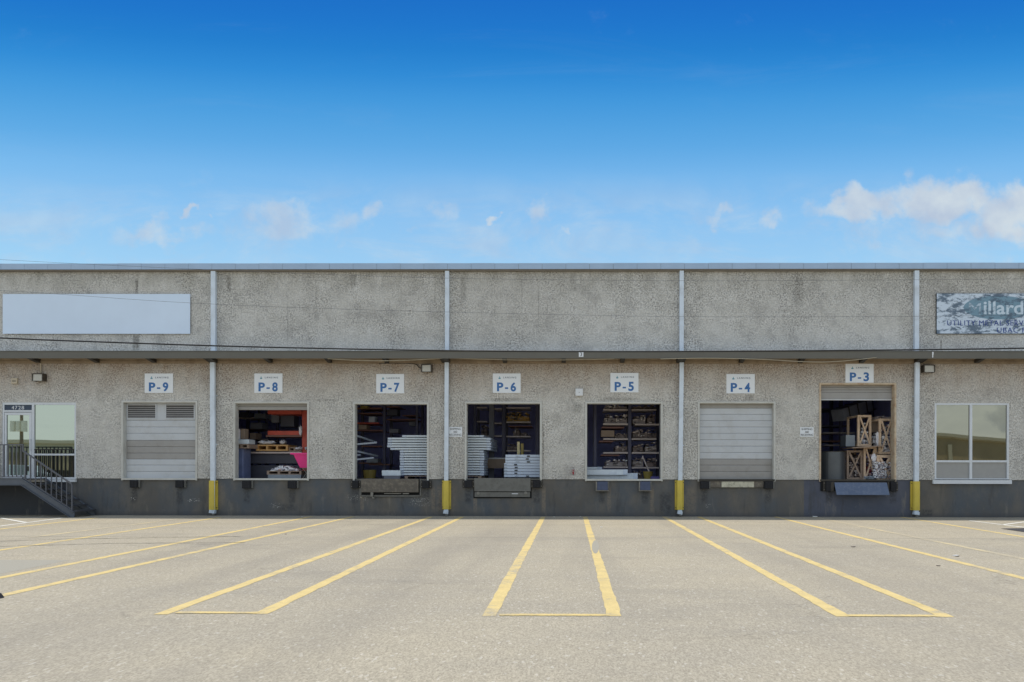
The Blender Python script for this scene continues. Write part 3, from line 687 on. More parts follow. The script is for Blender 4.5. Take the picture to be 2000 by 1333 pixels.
hk = tag(MB().box(a, b, CY0 - .03, CY0 - .001, (z0+z1)/2, z1).box(a+.005, b-.005, CY0 - .02, CY0 - .002, z0, (z0+z1)/2).build('canopy_clip', 'white'), 'tiny white clip on the canopy edge near the right downspout', 'clip')

# ------------------------------------------------------------------ downspouts and guards
sp_lab = ['between dock doors P-9 and P-8', 'between dock doors P-7 and P-6', 'between dock doors P-5 and P-4', 'between P-3 and the office window']
sx = [(416, 416, 4.4), (873, 871.5, 3.9), (1331.5, 1328, 4.0), (1791, 1789.5, 4.2)]
gx = [(408, 424.5, 939, 996), (863.5, 880.5, 939, 995), (1318.5, 1335.5, 938.5, 996), (1779, 1797, 940.5, 997)]
for i in range(4):
    xt, xb_, hw = sx[i]
    s_ = empty('downspout', (P(xt, 900).x, -.06, 0.1), 'white square downspout ' + sp_lab[i], 'downspout', 'downspouts down the front wall')
    xa, xb = P(xt, 600, -.11).x, P(xb_, 940, -.08).x; h = hw / 60
    MB().box(xa - h, xa + h, -.115, -.005, zf1 + .03, zc2 - .002).build('pipe', 'spout', s_)
    q = MB(); q.box(xa - .9*h, xa + .9*h, -.165, -.065, zpx(718), zpx(709)) 
    q.v = [v for v in q.v]
    zt, zb = zpx(718) , zpx(1000)
    q2 = MB(); q2.beam(((xa), -.11, zpx(709.5)), ((xb), -.06, zb), 2*h, .10, up=Vector((0, 1, 0))); q2.build('pipe', 'spout', s_)
    q = MB(); q.box(xb - h*1.25, xb + h*1.1, -.16, -.01, zpx(1004), zpx(998), rot=Matrix.Rotation(R(8), 3, 'Y')); q.box(xb - h*.6, xb + h*.2, -.17, -.161, zpx(1003.4), zpx(999)); q.build('outlet', 'spout', s_)
    MB().tube([(xb, -.07, zpx(1003.5)), (xb + .02, -.09, .03), (xb + .02, -.10, 0.005)], .045).build('drain_foot', 'leveller_grey', s_)
    for zz in (2.3, 3.9, 6.2):
        MB().box(xa - h - .03, xa + h + .03, -.02, -.004, zz, zz + .03).build('strap', 'spout', s_)
    a, b, z0, z1 = rect(gx[i][0], gx[i][2], gx[i][1], gx[i][3], -.02)
    gu = empty('downspout_guard', ((a+b)/2, -.1, z0), 'yellow steel downspout guard ' + sp_lab[i], 'guard', 'yellow downspout guards')
    c = (a + b) / 2; w = (b - a) / 2 / 1.1
    MB().prism([(0,0)]*0 or [(c - w, z0), (c - w*.82, z0), (c - w*.82, z1), (c - w, z1)], -.02, .034).prism([(c + w*.82, z0), (c + w, z0), (c + w, z1), (c + w*.82, z1)], -.02, .034).build('flange', 'guard', gu)
    g_ = MB(); pts = [(-w*.8, .03), (-w*.8, -.10), (-w*.6, -.135), (w*.6, -.135), (w*.8, -.10), (w*.8, .03)]
    nb = 0
    for (dx, y) in pts: g_.v += [Vector((c + dx, y, z0)), Vector((c + dx, y, z1))]
    for k in range(5): g_.f.append([2*k, 2*k+2, 2*k+3, 2*k+1])
    o = g_.build('channel', 'guard', gu); so = o.modifiers.new('s', 'SOLIDIFY'); so.thickness = .008
    MB().box(c - w*1.12, c - w*.83, -.012, .03, z0 + .002, z1 - .002).box(c + w*.83, c + w*1.12, -.012, .03, z0 + .002, z1 - .002).split('mounting_plate', 'guard', gu)
    for dz in (z0 + .07, z1 - .07):
        for sgn in (-1, 1): MB().tube([(c + sgn*w*.98, -.0125, dz), (c + sgn*w*.98, -.035, dz)], .014, 6).build('bolt', 'steel_dark', gu)

# ------------------------------------------------------------------ signs
def sign(k, r4):
    a, b, z0, z1 = rect(*r4)
    s_ = empty('dock_sign', ((a+b)/2, -.01, z0), 'white dock sign reading %s in blue above its dock door' % k, 'sign', 'numbered dock signs')
    MB().box(a, b, -.018, -.003, z0, z1).build('board', 'sign', s_, bevel=.002)
    w, h = b - a, z1 - z0
    text('P', .3, 'blue', a + w*.266, z0 + h*.308, -.021, s_, width=w*.227, height=h*.455, offset=.010)
    text(k[-1], .3, 'blue', a + w*.737, z0 + h*.308, -.021, s_, width=w*.195, height=h*.475, offset=.010)
    MB().box(a + w*.437, a + w*.553, -.0225, -.0185, z0 + h*.205, z0 + h*.285).build('lettering', 'blue', s_)
    text('LANSING', .1, 'ink', a + w*.61, z0 + h*.79, -.021, s_, width=w*.46, height=h*.085, offset=.001, spacing=1.5, name='company_name')
    cx, cz, s = a + w*.245, z0 + h*.79, h*.055
    lg = MB().prism([(cx - s*.5, cz), (cx + s*.5, cz), (cx, cz + s*1.4)], -.0195, -.0182).prism([(cx - s, cz - s*1.3), (cx + s, cz - s*1.3), (cx + s, cz - s*.2), (cx - s, cz - s*.2)], -.0195, -.0182)
    lg.build('logo', 'teal', s_)
for k, r4 in {'P-9': (283, 730, 338.5, 768), 'P-8': (497, 730, 552, 768), 'P-7': (735, 731, 789.5, 769), 'P-6': (962.5, 730, 1017, 768),
              'P-5': (1192, 729, 1247, 767), 'P-4': (1418.5, 731, 1474, 769), 'P-3': (1651, 711, 1706, 748)}.items(): sign(k, r4)
for r4, lb in (((876.5, 834.5, 902.5, 853.5), 'small white shipping and receiving sign beside the second downspout from the left'), ((1562.5, 835, 1589, 853.5), 'small white shipping and receiving sign left of dock door P-3')):
    a, b, z0, z1 = rect(*r4); s_ = empty('notice_sign', ((a+b)/2, -.01, z0), lb, 'sign', 'shipping and receiving signs')
    MB().box(a, b, -.012, -.002, z0, z1).build('board', 'sign', s_); h = z1 - z0; w = b - a
    for t_, f_, wd in (('SHIPPING', .80, .80), ('AND', .50, .28), ('RECEIVING', .20, .90)):
        text(t_, .1, 'black_ink', (a+b)/2, z0 + h*f_, -.015, s_, width=w*wd, height=h*.21, offset=0)
a, b, z0, z1 = rect(8, 575.5, 373, 653)
s_ = empty('blank_sign', ((a+b)/2, -.03, z0), 'large blank pale sign panel high on the wall at left', 'sign')
MB().box(a, b, -.06, -.045, z0, z1).build('panel', 'blank', s_); MB().box(a + .02, b - .02, -.044, -.003, z0 + .02, z1 - .02).build('backing_frame', 'steel_dark', s_)
# weathered sign
a, b, z0, z1 = rect(1828, 574.5, 2000, 652.5); b = a + (b - a) * 1.95
s_ = empty('weathered_sign', ((a+b)/2, -.03, z0), 'weathered peeling blue and white sign board high on the wall at right', 'sign')
under = lin((104, 122, 140))
M['peel_white'] = peel_mat('peeling_white_paint', lin((200, 213, 226)), under, .02)
M['peel_teal'] = peel_mat('peeling_teal_paint', lin((116, 148, 166)), lin((92, 112, 130)), .0)
M['peel_letters'] = peel_mat('peeling_letter_paint', lin((196, 212, 224)), lin((116, 144, 162)), -.02)
M['peel_faint'] = peel_mat('nearly_gone_letter_paint', lin((180, 198, 212)), lin((112, 138, 156)), .06)
M['peel_navy'] = peel_mat('peeling_navy_paint', lin((46, 70, 140)), lin((90, 108, 150)), -.08)
MB().box(a, b, -.06, -.045, z0, z1).build('panel', 'peel_white', s_); MB().box(a - .01, b + .01, -.0445, -.003, z0 - .012, z1 + .012).build('backing_frame', 'steel_dark', s_)
ex0, ex1, ez0, ez1 = rect(1880, 579, 2016, 625); cx, cz, rx, rz = (ex0+ex1)/2, (ez0+ez1)/2, (ex1-ex0)/2, (ez1-ez0)/2
MB().prism([(cx + rx*math.cos(t*math.pi/24), cz + rz*math.sin(t*math.pi/24)) for t in range(48)], -.0625, -.0602).build('oval', 'peel_teal', s_)
ta, tb, tz0, tz1 = rect(1889, 589, 1996, 615.5)
wd = tb - ta
text('M', .4, 'peel_faint', ta + wd*.12, (tz0+tz1)/2 - .03, -.0655, s_, width=wd*.22, height=(tz1-tz0)*.86)
text('illard', .4, 'peel_letters', ta + wd*.64, (tz0+tz1)/2, -.0655, s_, width=wd*.72, height=(tz1-tz0), offset=.008)
ta, tb, tz0, tz1 = rect(1848, 627, 2000, 637); 
text('UTILITY METAL SERVI', .2, 'peel_navy', (ta+tb)/2, (tz0+tz1)/2, -.0645, s_, width=tb-ta, height=tz1-tz0, offset=0.0, spacing=1.15)
ta, tb, tz0, tz1 = rect(1945, 641, 2004, 651)
text('UBAC FI', .2, 'peel_navy', (ta+tb)/2, (tz0+tz1)/2, -.0645, s_, width=tb-ta, height=tz1-tz0, offset=0.0, spacing=1.15)

# ------------------------------------------------------------------ wall fittings
def wallpack(r4, lb, conduit=0):
    a, b, z0, z1 = rect(*r4, -.15); s_ = empty('wall_light', ((a+b)/2, -.1, z0), lb, 'wall light', 'wall lights under the canopy')
    MB().box(a + .01, b - .01, -.16, -.004, z0 + .02, z1).build('housing', 'lamp_body', s_, bevel=.01)
    MB().prism_x([(-.19, z0 + .01), (-.161, z0 + .01), (-.161, z1 - .01), (-.175, z1 - .01)], a + .03, b - .03).build('lens', 'lens', s_)
    MB().box(a, a + .03, -.2, -.005, z0, z1 + .01).box(b - .03, b, -.2, -.005, z0, z1 + .01).box(a + .03, b - .03, -.2, -.005, z1 + .0, z1 + .02).box(a + .03, b - .03, -.2, -.161, z0 - .005, z0 + .008).build('bezel', 'lamp_body', s_)
    if conduit: MB().tube([((a+b)/2, -.04, z1), ((a+b)/2, -.04, zpx(711))], .02).build('conduit', 'beige', s_)
wallpack((64, 731, 85.5, 745), 'bronze wall light above the glazed entrance door', 1)
wallpack((823, 713, 843.5, 727), 'bronze wall light beside the downspout right of sign P-7')
wallpack((1803, 714, 1825, 728), 'bronze wall light above the office window')
a, b, z0, z1 = rect(22, 738.5, 33.5, 750, -.06); s_ = empty('alarm_box', ((a+b)/2, -.03, z0), 'small beige louvred box left of the entrance wall light', 'alarm box')
MB().box(a, b, -.07, -.003, z0, z1).build('case', 'beige', s_, bevel=.01); MB().box(a + .04, b - .04, -.076, -.0705, z0 + .07, z0 + .08).box(a + .04, b - .04, -.076, -.0705, z0 + .1, z0 + .11).build('grille', 'slot', s_)
a, b, z0, z1 = rect(1124, 759.5, 1138.5, 773.5, -.07); s_ = empty('meter_box', ((a+b)/2, -.03, z0), 'small white box on the wall left of sign P-5', 'utility box')
MB().box(a, b, -.08, -.003, z0, z1).build('case', 'white', s_, bevel=.012); MB().box((a+b)/2 - .012, (a+b)/2 + .012, -.084, -.0805, z0 + .10, z0 + .12).build('button', 'bolt', s_)
c = P(1119.5, 923); s_ = empty('hose_valve', (c.x, -.05, c.z), 'small red water valve low on the wall between P-6 and P-5', 'valve')
MB().tube([(c.x, -.002, c.z), (c.x, -.12, c.z)], .025).tube([(c.x, -.1, c.z), (c.x, -.14, c.z - .07)], .022).build('body', 'red', s_)
MB().tube([(c.x, -.10, c.z + .03), (c.x, -.10, c.z + .075)], .012).tube([(c.x, -.1, c.z + .07), (c.x, -.1, c.z + .085)], .05, 10).build('handwheel', 'red', s_)

def drape(pts, r, m, name, lb, Y, cat='cable', sub=6, group=None):
    # smooth curve through given points on the vertical plane y = Y
    P3 = [P(x, y, Y) for x, y in pts]; out = []
    for i in range(len(P3) - 1):
        p0, p1, p2, p3 = P3[max(i-1, 0)], P3[i], P3[i+1], P3[min(i+2, len(P3)-1)]
        for k in range(sub):
            t = k / sub; out.append(0.5*((2*p1) + (p2-p0)*t + (2*p0-5*p1+4*p2-p3)*t*t + (3*p1-p0-3*p2+p3)*t**3))
    out.append(P3[-1]); return tag(MB().tube(out, r, 6).build(name, m, smooth=True), lb, cat, group)
drape([(640, 701), (700, 704.5), (760, 705), (820, 703), (880, 699)], .012, 'cable_light', 'service_cable', 'cream cable sagging under the canopy near sign P-7', -.53)
drape([(885, 700), (960, 702.5), (1055, 704), (1200, 701.5)], .010, 'cable_light', 'service_cable', 'cream cable hanging under the canopy between signs P-6 and P-5', -.53)
drape([(1290, 701.5), (1380, 700), (1480, 702), (1560, 706.5), (1610, 707.5), (1660, 704.5), (1712, 698.5)], .012, 'cable_light', 'service_cable', 'cream cable sagging under the canopy between signs P-4 and P-3', -.585)
drape([(740, 710), (806, 710.5), (818, 718), (825, 720)], .012, 'cable', 'service_cable', 'short dark cable feeding the wall light right of sign P-7', -.04)
drape([(-400, 640), (0, 660.5), (200, 668.5), (460, 677), (760, 683.5), (1000, 686.4), (1250, 687), (1500, 686), (1790, 683.5), (2000, 680.5), (2500, 670)], .018, 'cable', 'overhead_cable', 'thick black overhead cable crossing in front of the canopy', -7.0)
drape([(-400, 483), (0, 507.5), (405, 527), (870, 543.5), (1300, 548.5), (1540, 548.3), (2000, 545), (2500, 536)], .003, 'wire', 'overhead_wire', 'thin overhead wire crossing the roof line at left', -7.2, 'wire')
drape([(-400, 540), (100, 574), (370, 592), (700, 605), (1200, 617), (1540, 619.3), (2000, 616), (2500, 606)], .003, 'wire', 'overhead_wire', 'thin overhead wire crossing both large wall signs', -7.4, 'wire')

# ------------------------------------------------------------------ dock bumpers and levellers
def bumper(r4, lb, m='rubber', slope=0, side=0, plate=False):
    a, b, z0, z1 = rect(*r4, -.08); s_ = empty('dock_bumper', ((a+b)/2, -.03, z0), lb, 'dock bumper', 'rubber dock bumpers')
    y0 = -.11
    if slope: MB().prism_x([(y0 - .06, z0), (y0 + .03, z1), (.03, z1), (.03, z0)], a, b).build('pad', m, s_, bevel=.008)
    else: MB().box(a, b, y0, .03, z0, z1).build('pad', m, s_, bevel=.012)
    rb = MB(); n = 5
    for i in range(n):
        x = a + (i + .5)*(b - a)/n; rb.box(x - .004, x + .004, y0 - .004 - (.03 if slope else 0), y0 + .0 - (.0), z0 + .02, z1 - .02)
    if not slope: rb.build('rib', 'black', s_)
    if side or slope: MB().box(b + .002, b + .05, -.05, .03, z0 + .01, z1).build('angle_bracket', 'leveller_grey', s_)
    if slope: MB().box(a - .04, a - .002, -.12, .03, z0 + .0, z1).box(a - .04, b + .04, -.15, .03, z0 - .025, z0 - .002).split('angle_bracket', 'bolt', s_)
    if plate:
        MB().box(a - .07, a - .002, -.03, .03, z0, z1).box(b + .002, b + .07, -.03, .03, z0, z1).split('angle_bracket', 'steel_dark', s_)
        for zz in (z0 + .05, z1 - .05):
            for x in (a - .035, b + .035): MB().tube([(x, -.03, zz), (x, -.045, zz)], .014, 6).build('bolt', 'bolt', s_)
for r4, lb, kw in (
    ((254, 938, 269, 953), 'black bumper, left of the two below louvred dock door P-9', dict(side=1)), ((343, 938, 358.5, 953), 'black bumper, right of the two below louvred dock door P-9', dict(side=1)),
    ((473, 939.5, 490, 954.5), 'black bumper, left of the two below dock door P-8', dict(side=1)), ((562, 939.5, 579, 954.5), 'black bumper, right of the two below dock door P-8', dict(side=1)),
    ((688, 939, 699.5, 954), 'black bumper left of the worn leveller plate at P-7', dict(plate=True)), ((825, 939, 838, 954), 'black bumper right of the worn leveller plate at P-7', dict(plate=True)),
    ((907, 938.5, 922, 953), 'black bolted bumper left of the grey leveller at P-6', dict(plate=True)), ((1041, 938.5, 1055, 953), 'black bolted bumper right of the grey leveller at P-6', dict(plate=True)),
    ((1166, 941, 1187, 958), 'blue sloping bumper, left of the two below P-5', dict(m='rubber_blue', slope=1)), ((1250, 941, 1270, 958), 'blue sloping bumper, right of the two below P-5', dict(m='rubber_blue', slope=1)),
    ((1368, 941, 1385, 955), 'black bumper left of the peeling board below P-4', dict(side=1)), ((1493, 941, 1510, 955), 'black bumper right of the peeling board below P-4', dict(side=1)),
    ((1613, 941, 1627, 960), 'tall black bumper left of the hanging steel lip at P-3', dict(plate=True)), ((1739, 941, 1751, 960), 'tall black bumper right of the hanging steel lip at P-3', dict(plate=True))):
    bumper(r4, lb, **kw)
def R4(*r4, Y=0): return rect(*r4, Y)
# P-7 leveller
a, b, z0, z1 = R4(706, 937.2, 820, 967.5); s_ = empty('dock_leveller', ((a+b)/2, 0, z0), 'worn brown steel dock leveller below dock door P-7', 'dock leveller')
MB().box(a, b, .0, .034, z0, ZD - .01).build('pit', 'black', s_)
MB().box(a - .06, a - .001, -.02, .034, z0 - .02, ZD - .01).box(b + .001, b + .05, -.02, .034, z0 - .02, ZD - .01).box(a, b, -.015, .034, z0 - .05, z0 - .001).build('pit_frame', 'leveller_grey', s_)
zl = zpx(962.5); MB().box(a + .02, b - .03, -.10, -.001, zl, ZD + .004).build('lip_plate', 'leveller', s_, bevel=.006)
MB().box(a + .75, b - .6, -.05, -.001, zl - .055, zl - .03).box(a + .32, a + .40, -.09, -.001, zl - .14, zl - .002).box(a + .36, a + .44, -.07, -.002, zl - .20, zl - .16).box(b - .55, b - .35, -.06, -.001, zl - .06, zl - .025).build('lip_hinge', 'bolt', s_)
# P-6 leveller
a, b, z0, z1 = R4(926, 934, 1037, 972); s_ = empty('dock_leveller', ((a+b)/2, 0, z0), 'smooth grey steel dock leveller below dock door P-6', 'dock leveller')
MB().box(a - .02, b + .02, .0, .034, z0 - .02, ZD - .01).build('pit', 'black', s_)
zl = zpx(960.5); MB().box(a + .01, b - .01, -.06, -.001, zl, ZD + .035).build('lip_plate', 'leveller_grey', s_, bevel=.006)
MB().box(a + .02, b - .03, -.03, -.001, z0 + .015, zl - .02).build('lower_plate', 'leveller_grey', s_, bevel=.004)
MB().tube([(a + .14, -.03, zl - .06), (a + .14, -.07, zl - .06)], .05, 10).tube([(b - .17, -.03, zl - .05), (b - .17, -.09, zl - .05)], .05, 10).build('roller', 'bolt', s_)
MB().box(b - .62, b - .42, -.034, -.0305, zl - .085, zl - .06).build('plate_label', 'white', s_)
MB().box(P(911, 935).x, P(1055, 935).x, -.05, .2, ZD - .012, ZD + .016).build('door_sill', 'leveller_grey', bld)
# P-4 board
a, b, z0, z1 = R4(1387, 940.5, 1491, 954); s_ = empty('dock_edge_board', ((a+b)/2, 0, z0), 'peeling cream painted board below closed dock door P-4', 'board')
MB().box(a, b, -.02, .034, z0 + .03, z1).build('backing_board', 'leveller', s_); c0, c1 = P(1409, 945).x, P(1472, 945).x
MB().box(c0, c1, -.04, -.021, z0 + .03, z1 - .01).build('face_board', 'peeling', s_)
# P-3 lip
a, b, z0, z1 = R4(1632, 943, 1735, 967, Y=-.2); s_ = empty('dock_leveller', ((a+b)/2, -.1, z0), 'blue grey steel lip hanging below dock door P-3', 'dock leveller')
MB().prism_x([(-.30, z0), (-.29, z0 + .01), (-.06, z1), (-.09, z1)], a, b).build('lip_plate', 'lip_blue', s_)
MB().box(a - .12, a - .02, -.12, .034, z0 + .1, z1 + .02).box(b + .02, b + .06, -.12, .034, z0 + .1, z1 + .02).box(a, b, -.05, .034, z1 - .06, z1 + .02).build('lip_hinge', 'steel_dark', s_)
MB().box(P(1603, 960).x, P(1746, 960).x, -.003, .034, z1 - .28, ZD - .05).build('backing_plate', 'black', s_)

# ------------------------------------------------------------------ entrance stair
YS = -1.08
def S(px, py, Y=YS): return P(px, py, Y)
st = empty('entrance_stair', (S(90, 1010).x, YS/2, 0), 'grey steel stair with picket railing climbing to the glazed entrance', 'stair')
lx = S(43, 937).x; zl1 = S(43, 934.5).z; zl0 = S(43, 948).z; ex = S(145, 1003).x; ez = S(145, 1001.5).z
xl = -22.5
def stringer(y0, y1, name='stringer'):
    s = MB(); sl = (ez - zl1) / (ex - lx)
    top = [(lx, zl1), (ex, ez)]; xb = ex - (ez) * 0 
    zb_at = lambda x: zl0 + sl * (x - lx + .02)
    xbot = lx - .02 + (0.0 - zl0) / sl
    s.prism([(lx - .001, zl0 + .0), (xbot, .0), (ex, .0), (ex, ez), (lx, zl1), (lx - .001, zl1)], y0, y1)
    # flange strips top and bottom
    for (p0, p1) in (((lx, zl1), (ex, ez)), ((lx, zl0), (xbot, .0))):
        s.beam((p0[0], (y0+y1)/2 - .02, p0[1]), (p1[0], (y0+y1)/2 - .02, p1[1] + .012), .09, .016)
    return s.build(name, 'stringer', st)
stringer(YS, YS + .03); stringer(-.09, -.06)
q = MB(); q.box(xl, lx, YS, YS + .03, zl0, zl1).box(xl, lx, YS - .03, YS + .06, zl1 - .012, zl1 + .006).box(xl, lx, YS - .03, YS + .06, zl0 - .006, zl0 + .012).build('landing_beam', 'stringer', st)
MB().box(xl, lx, YS + .07, -.06, zl1 - .05, zl1 - .013).build('landing_plate', 'tread', st)
MB().box(xl + .1, xl + .2, YS + .04, YS + .14, 0, zl1 - .06).build('landing_leg', 'stringer', st)
n = 6
for i in range(n):
    f = (i + 1) / (n + .6); x = lx + (ex - lx) * (i + .1) / n + .16; z = zl1 + (ez - zl1 - .02) * f * 1.02
    MB().box(x - .14, x + .15, YS + .035, -.095, z - .035, z).build('tread', 'tread', st)
# railing
rt = MB(); zr = S(20, 868).z; rl = S(20, 931).z
rt.box(xl, S(46, 868).x, YS - .02, YS + .02, zr - .035, zr)
p_top = S(45, 881); p_end = S(140.5, 946)
rt.beam((p_top.x, YS, p_top.z), (p_end.x, YS, p_end.z), .04, .04)
rt.beam((S(45, 881).x, YS, zr - .02), (p_top.x, YS, p_top.z - .01), .035, .035, up=Vector((1, 0, 0)))
rt.build('handrail', 'rail', st)
b0 = S(44, 932.5); b1 = S(141, 996)
MB().box(xl, b0.x, YS - .015, YS + .015, rl - .03, rl).beam((b0.x, YS, b0.z), (b1.x, YS, b1.z), .03, .03).build('bottom_rail', 'rail', st)
pk = 0
for px in [141, 130.5, 120.5, 110.5, 100.5, 90, 80, 69.5, 59.5]:
    f = (px - 45) / 95.5; zt = p_top.z + (p_end.z - p_top.z) * f; f2 = (px - 44) / 97; zb = b0.z + (b1.z - b0.z) * f2
    x = S(px, 930).x; w = .018 if px == 141 else .012
    if px == 141: zb -= .10
    MB().box(x - w, x + w, YS - w, YS + w, zb, zt).build('post' if px == 141 else 'picket', 'rail', st)
px = 49.5
while px > -90:
    x = S(px, 930).x; post = px in (49.5,) or abs(px - 7.5) < 2
    w = .018 if post else .012; zt = zr if px < 46 else p_top.z
    MB().box(x - w, x + w, YS - w - .001, YS + w + .001, rl if px < 44 else zl1 - .02, zt - .001).build('post' if post else 'picket', 'rail', st)
    px -= 8.4
# wall side landing return rail
# ------------------------------------------------------------------ inside the warehouse
def thing_box(name, r4, Y, d, m, lb, cat, group=None, bevel=.006, jit=0.0):
    a, b, z0, z1 = rect(*r4, Y); return tag(MB().box(a + random.uniform(-jit, jit), b + random.uniform(-jit, jit), Y, Y + d, z0 + .002, z1 - .002).build(name, m, bevel=bevel), lb, cat, group)
def onfloor(r4, Y):  # same x span, bottom taken to the floor
    a, b, z0, z1 = rect(*r4, Y); return a, b, max(ZD, z0), z1
ORD = ['topmost', 'second from top', 'third from top', 'fourth from top', 'fifth from top', 'sixth from top', 'seventh from top', 'eighth from top', 'ninth from top', 'tenth from top', 'eleventh from top', 'twelfth from top', 'thirteenth from top', 'fourteenth from top', 'fifteenth from top', 'sixteenth from top']
# long stack seen through P-7 and P-6
YA = .9; z_top = P(900, 850.5, YA).z; zfl = ZD + .10
NL = 16; hh = (z_top - zfl) / NL
for i in range(NL):
    zt = z_top - i * hh
    if i == 0: x0, x1, dp = 785, 944, 1.7
    elif i <= 5: x0, x1, dp = (757 if i < 5 else 762), 958, 2.3
    else: x0, x1, dp = 781, 945, 1.2
    a, b = P(x0, 900, YA).x + random.uniform(-.015, .015), P(x1, 900, YA).x + random.uniform(-.015, .015)
    c_ = empty('long_carton', ((a+b)/2, YA, zt - hh), 'long white carton, %s of the tall stack in P-7 and P-6' % ORD[i], 'carton', 'long white cartons stacked behind docks P-7 and P-6')
    yo = random.uniform(-.012, .012)
    MB().box(a + .14, b - .14, YA + yo, YA + dp, zt - hh + .026, zt).build('box', 'carton', c_, bevel=.005)
    MB().box(a, a + .139, YA + yo - .008, YA + dp, zt - hh + .018, zt + .001).box(b - .139, b, YA + yo - .008, YA + dp, zt - hh + .018, zt + .001).split('end_cap', 'carton_blue', c_, bevel=.004)
a, b = P(790, 900, YA).x, P(940, 900, YA).x
p_ = empty('pallet', ((a+b)/2, YA, ZD), 'dark low pallet under the tall white carton stack', 'pallet')
MB().box(a, b, YA + .02, YA + 1.1, ZD + .075, zfl - .002).build('deck', 'pallet_old', p_); MB().box(a, a + .1, YA + .02, YA + 1.1, ZD, ZD + .074).box((a+b)/2, (a+b)/2 + .1, YA + .02, YA + 1.1, ZD, ZD + .074).box(b - .1, b, YA + .02, YA + 1.1, ZD, ZD + .074).split('runner', 'pallet_old', p_)
a, b, z0, z1 = rect(746.5, 919, 783, 929.5, .75); tag(MB().box(a, b, .7, .88, z0, z1).build('long_carton', 'carton', bevel=.006), 'short white carton beside the foot of the tall stack in P-7', 'carton')
a2, b2, _, _ = rect(750, 930, 781, 935, .75); tag(MB().box(a2, b2, .72, .87, ZD, z0 - .002).build('timber_block', 'grey_box'), 'grey block under the short white carton in P-7', 'block')
# second stack in P-6
YB_ = .62; zt0 = P(1020, 888.5, YB_).z; zb0 = ZD + .05; hh = (zt0 - zb0) / 8
for i in range(8):
    zt = zt0 - i * hh; x0 = 985.5 + (1.5 if i < 3 else -1) + random.uniform(-.4, .4); a, b = P(x0, 900, YB_).x, P(1058 + random.uniform(-2, 2), 900, YB_).x
    c_ = empty('flat_carton', ((a+b)/2, YB_, zt - hh), 'flat black labelled carton, %s of the low stack in P-6' % ORD[i], 'carton', 'flat cartons stacked at the right of dock P-6')
    MB().box(a, b, YB_ + random.uniform(-.01, .01), YB_ + .9, zt - hh + .012, zt).build('box', 'carton_blue', c_, bevel=.006)
    tx = P(1031 if i < 3 or i == 7 else 1008, 900, YB_).x + random.uniform(-.02, .02)
    MB().box(tx - .05, tx + .05, YB_ - .016, YB_ - .0125, zt - hh*.72, zt - hh*.28).build('black_label', 'black_ink', c_)
    MB().box(tx - .9*.0 - .42 + (.0), tx - .3, YB_ - .016, YB_ - .0125, zt - hh*.55, zt - hh*.45).build('printing', 'ink', c_)
a, b, _, _ = rect(987, 930, 1058, 934, YB_); tag(MB().box(a, b, YB_ + .02, YB_ + .85, ZD, zb0).build('skid', 'black'), 'low black skid under the flat carton stack in P-6', 'skid')
for x0, x1, y, lb in ((1010, 1015, 863, 'tall pale yellow wooden post behind the flat cartons in P-6'), (1017, 1022.5, 866.5, 'shorter dull yellow wooden post behind the flat cartons in P-6')):
    a, b, z0, z1 = rect(x0, y, x1, 935, 1.6); tag(MB().box(a, b, 1.6, 1.7, ZD, z1).build('wooden_post', 'pale_wood' if x0 == 1010 else 'mustard', bevel=.004), lb, 'post')
a, b, z0, z1 = rect(955, 789, 964.5, 940, 3.0); tag(MB().box(a, b, 3.0, 3.18, ZD, ZT - .36).build('steel_column', 'grey_box'), 'grey steel roof column inside the dock P-6', 'column')
a, b, z0, z1 = rect(962, 894.5, 987, 915, 2.6); s_ = empty('work_table', ((a+b)/2, 2.9, ZD), 'grey work table between the carton stacks in P-6', 'table')
MB().box(a - .3, b + .3, 2.6, 3.3, z1 - .04, z1).build('tabletop', 'white', s_); MB().box(a - .3, b + .3, 2.62, 2.66, z0 - .0, z1 - .045).build('front_panel', 'card', s_)
for x in (a - .28, b + .2):
    for y in (2.67, 3.2): MB().box(x, x + .06, y, y + .06, ZD, z1 - .041).build('leg', 'steel_dark', s_)

def ends(r4, Y, m, lb, name='profile_bundle', n=None, size=(.045, .11), depth=1.2, group='profile bundles on the racks', fill=1.0, tubes=False):
    """a bundle of long profiles lying front to back, their cut ends toward the lot"""
    a, b, z0, z1 = rect(*r4, Y); w, h = b - a, z1 - z0; q = MB(); rnd = random.Random(int(r4[0]*7 + r4[1]*13))
    area = w * h; n = n or int(area / (sum(size)/2)**2 * 0.75)
    q.box(a + .02, b - .02, Y + .16, Y + depth, z0, z0 + h*.55*fill)
    for i in range(min(n, 420)):
        s1, s2 = rnd.uniform(*size), rnd.uniform(*size) * .7; fx = rnd.random(); x = a + s1/2 + fx*(w - s1)
        hm = h * (1.0 if fill >= 1 else (fill + (1-fill)*math.sin(math.pi*fx)))
        z = z0 + s2/2 + rnd.random()*max(.001, hm - s2); y = Y + rnd.uniform(0, .10)
        rot = Matrix.Rotation(rnd.choice((0, 0, R(90), R(rnd.uniform(-50, 50)))), 3, 'Y')
        if tubes: q.tube([(x, y, z), (x + rnd.uniform(-.01,.01), y + .15, z)], s1*.42, 7)
        else: q.box(x - s1/2, x + s1/2, y, y + depth*.6, z - s2*.30, z + s2*.30, rot=rot)
    return tag(q.build(name, m), lb, 'bundle', group)

